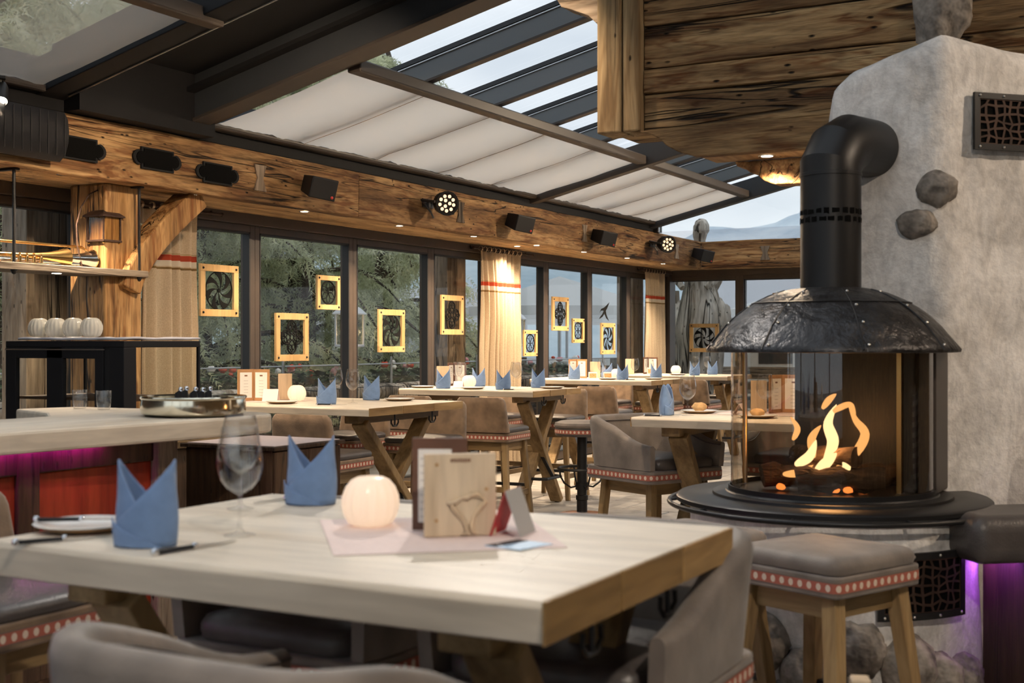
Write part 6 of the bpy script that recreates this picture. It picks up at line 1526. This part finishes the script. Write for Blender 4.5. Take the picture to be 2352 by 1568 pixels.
# larches close to the windows
def larch(x, y, h, seed, label, nb=46, spread=2.6, zmin=0.6):
    r = random.Random(seed)
    t = empty('larch_tree', (x, y, -0.13), 0, label, 'tree', 'larch trees beyond the terrace')
    n = 14
    MB().tube([(0.25*noise.noise((seed, i*0.3, 0)), 0.25*noise.noise((seed, 4, i*0.3)), h*i/n) for i in range(n+1)], [0.24*(1-i/n)+0.03 for i in range(n+1)], 10).build('trunk', 'bark', t, smooth=True)
    br = MB(); nd = MB()
    for k in range(nb):
        z0 = zmin+(h-zmin-0.3)*(k/nb)**0.95; a = r.uniform(0, 2*PI); L = spread*(1-0.75*z0/h)*r.uniform(0.7, 1.15); dr = Vector((math.cos(a), math.sin(a), 0)); path = []
        for i in range(8):
            s = i/7; path.append(Vector((0, 0, z0))+dr*L*s+Vector((0, 0, 0.22*L*math.sin(s*PI*0.8)-0.34*L*s*s))+Vector((0.08*noise.noise((k, s*3, seed)), 0.08*noise.noise((s*3, k, seed)), 0)))
        br.tube(path, [0.045*(1-s/8)*(1.2-z0/h)+0.006 for s in range(8)], 5, False)
        for i in range(1, 8):
            for q in range(9):
                s = (i-r.random()); j = min(6, int(s)); p = path[j].lerp(path[j+1], s-j) if j < 7 else path[7]
                d = (dr*r.uniform(-.1, .8)+Vector((r.uniform(-.9, .9), r.uniform(-.9, .9), 0))).normalized(); l = r.uniform(.35, .75)*(0.6+0.4*spread/2.6)
                e = p+d*l*0.75+Vector((0, 0, -l*r.uniform(.35, .95))); m_ = p.lerp(e, 0.5)+d*l*0.15+Vector((0, 0, 0.06))
                tw = [p, m_, e]
                for aa, bb in ((0, 1), (1, 2)):
                    A, B = tw[aa], tw[bb]; ax = (B-A).normalized()
                    for w in range(6):
                        c = A.lerp(B, (w+r.random()*0.6)/6); nn = Vector((r.uniform(-1, 1), r.uniform(-1, 1), r.uniform(-1, .7))).cross(ax)
                        if nn.length < 1e-3: continue
                        nn.normalize(); f = (nn*0.85+ax*0.5)*r.uniform(.06, .12); sd = ax.cross(nn)*0.011
                        o = len(nd.v); nd.v += [tuple(c-sd), tuple(c+sd), tuple(c+f)]; nd.f.append((o, o+1, o+2))
                        nd.v += [tuple(c-sd), tuple(c+sd), tuple(c-(nn*0.85-ax*0.5)*0.09)]; nd.f.append((o+3, o+4, o+5))
                o = len(nd.v); sd = d.cross(Vector((0, 0, 1)))*0.005
                nd.v += [tuple(p-sd), tuple(p+sd), tuple(e)]; nd.f.append((o, o+1, o+2))
    br.build('branches', 'bark', t, smooth=True)
    o = nd.build('needles', 'needles', t); o['kind'] = 'stuff'
    return t
larch(-11.2, 12.2, 7.0, 1, 'bushy larch outside the pane with the first spiral wheel', 58, 2.5)
larch(-11.4, 14.6, 7.5, 2, 'drooping larch outside the panes with tracery and rosette', 60, 2.7)
larch(-11.5, 17.0, 6.6, 3, 'larch behind the lit street lantern', 52, 2.2)
larch(-13.8, 13.4, 9.0, 4, 'tall larch standing further back between its neighbours', 50, 3.0)
larch(-14.2, 17.6, 8.5, 5, 'larch further back beyond the lantern', 44, 2.8)
larch(-12.3, 10.0, 7.5, 6, 'larch outside the pane behind the brass instruments', 54, 2.8)
larch(-10.4, 8.6, 6.2, 8, 'low larch beside the bar window', 40, 2.2)
larch(-15.5, 22.4, 5.0, 9, 'small larch in front of the misty slope', 30, 2.0)
# low slope behind the first trees, coloured with the same painted haze
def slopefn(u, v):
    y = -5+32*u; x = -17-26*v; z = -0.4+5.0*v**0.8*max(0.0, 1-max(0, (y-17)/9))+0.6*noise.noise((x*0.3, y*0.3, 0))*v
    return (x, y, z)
o = MB().grid(slopefn, 40, 20).build('hillside', 'hazed_forest', smooth=True, angle=0); tag(o, kind='structure')
# carved wooden statue beyond the end windows
t = empty('wooden_statue', (-7.15, 19.6, -0.13), 0, 'tall carved wooden figure of a woman with wings standing outside the end window', 'statue')
m = MB()
def sfn(u, v):
    a = 2*PI*u; z = v*3.62
    # stacked profile: stump, robe, hips, waist, chest, shoulders, neck, head
    P = [(0, .42), (.25, .46), (.9, .38), (1.5, .36), (1.8, .40), (2.1, .36), (2.35, .30), (2.7, .22), (2.95, .27), (3.1, .22), (3.18, .10), (3.26, .09), (3.36, .115), (3.5, .11), (3.62, .02)]
    for (z0, r0), (z1, r1) in zip(P[:-1], P[1:]):
        if z0 <= z <= z1+1e-6: r = r0+(r1-r0)*(z-z0)/(z1-z0); break
    k = 1+0.16*noise.noise((math.cos(a)*2.2, math.sin(a)*2.2, z*1.6))+0.07*noise.noise((math.cos(a)*6, math.sin(a)*6, z*2))
    return (r*k*math.cos(a), r*k*0.75*math.sin(a), z)
m.grid(sfn, 44, 90, True); m.build('carved_body', 'statue_wood', t, smooth=True, angle=0)
for s in (-1, 1):
    MB().tube([(s*0.24, -0.05, 3.02), (s*0.33, -0.1, 2.85), (s*0.33, -0.16, 2.62), (s*0.2, -0.26, 2.48)], [0.075, 0.085, 0.075, 0.05], 10).build('arm', 'statue_wood', t, smooth=True)
    m = MB().rock((s*0.20, 0.16, 2.78), (0.15, 0.07, 0.34), 40+s, 10, 0.3); m.build('wing', 'statue_wood', t, smooth=True)
    MB().rock((s*0.36, 0.05, 1.95), (0.14, 0.16, 0.35), 44+s, 10, 0.4).build('carved_side', 'statue_wood', t, smooth=True)
MB().rock((0.02, 0.03, 3.47), (0.13, 0.14, 0.15), 50, 10, 0.15).build('hair', 'statue_wood', t, smooth=True)
MB().tube([(-0.5, 0.1, 0), (-0.46, 0.1, 1.5), (-0.5, 0.1, 2.45)], [0.13, 0.12, 0.10], 10).build('side_trunk', 'statue_wood', t, smooth=True)
# parasols, huts
def parasol():
    t = empty('white_parasol')
    MB().tube([(0, 0, 0), (0, 0, 2.75)], 0.035, 10).build('pole', 'rail_steel', t, smooth=True)
    m = MB(); n = 8; R = 1.9; m.add([(0, 0, 2.85)]+[(R*math.cos(2*PI*k/n), R*math.sin(2*PI*k/n), 2.25) for k in range(n)]+[(R*math.cos(2*PI*k/n), R*math.sin(2*PI*k/n), 2.08) for k in range(n)], [(0, 1+k, 1+(k+1) % n) for k in range(n)]+[(1+k, 1+n+k, 1+n+(k+1) % n, 1+(k+1) % n) for k in range(n)])
    m.build('canopy', 'parasol_white', t); MB().box(-0.35, 0.35, -0.35, 0.35, 0, 0.10).build('foot', 'terrace_stone', t); return t
PA = Proto(parasol)
for loc, lab in (((-6.2, 24.2, -0.13), 'white parasol outside beyond the fireplace hood'), ((-12.2, 25.0, -0.13), 'white parasol outside above the second rosette'), ((-10.6, 21.4, -0.13), 'white parasol outside just past the middle curtain'), ((-14.2, 30.2, -0.13), 'white parasol outside behind the bird silhouette')):
    PA.put(loc, 0.2, lab, 'parasol', 'white parasols on the terrace')
for x, y, s, lab in ((-24, 36, 1.0, 'pale hut with grey roof behind the white parasols'), (-13, 52, 1.3, 'long pale hut beyond the statue')):
    t = empty('hut', (x, y, -0.4), 0.5, lab, 'hut', 'pale huts behind the terrace')
    MB().box(-4*s, 4*s, -2.5*s, 2.5*s, 0, 2.2*s).build('hut_wall', 'cabin_wall', t); MB().prism([(-3*s, 2.2*s), (3*s, 2.2*s), (0, 3.7*s)], 'X', -4.4*s, 4.4*s).build('hut_roof', 'cabin_roof', t)
    for k in range(3): MB().box(-3*s+k*2.4*s, -2*s+k*2.4*s, -2.53*s, -2.5*s, 0.8*s, 1.7*s).build('hut_window', 'dark_seal', t)
t = empty('plank_fence', (-14, 22.5, -0.13), 0, 'low weathered plank fence across the terrace beyond the end windows', 'fence')
for k in range(4): MB().box(0, 16, -0.03, 0.03, 0.12+0.27*k, 0.34+0.27*k).build('fence_plank', 'weathered_timber_X', t)
for k in range(9): MB().box(k*2.0-0.06, k*2.0+0.06, 0.03, 0.12, 0, 1.3).build('fence_post', 'weathered_timber_Z', t)
# mountains: wooded slope in front, ridge behind, both paled by painted haze
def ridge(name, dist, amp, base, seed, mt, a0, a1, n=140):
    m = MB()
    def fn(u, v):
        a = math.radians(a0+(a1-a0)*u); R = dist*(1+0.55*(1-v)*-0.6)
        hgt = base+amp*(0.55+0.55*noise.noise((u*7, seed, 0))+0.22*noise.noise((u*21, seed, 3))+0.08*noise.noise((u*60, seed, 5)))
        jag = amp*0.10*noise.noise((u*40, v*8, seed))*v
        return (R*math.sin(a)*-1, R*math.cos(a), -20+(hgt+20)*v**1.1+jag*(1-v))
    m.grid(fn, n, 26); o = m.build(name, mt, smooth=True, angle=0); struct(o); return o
ridge('mountain_ridge', 900, 62, 48, 2, 'hazed_rock', -5, 75)
ridge('wooded_hill', 420, 16, 21, 8, 'hazed_forest', 2, 80)
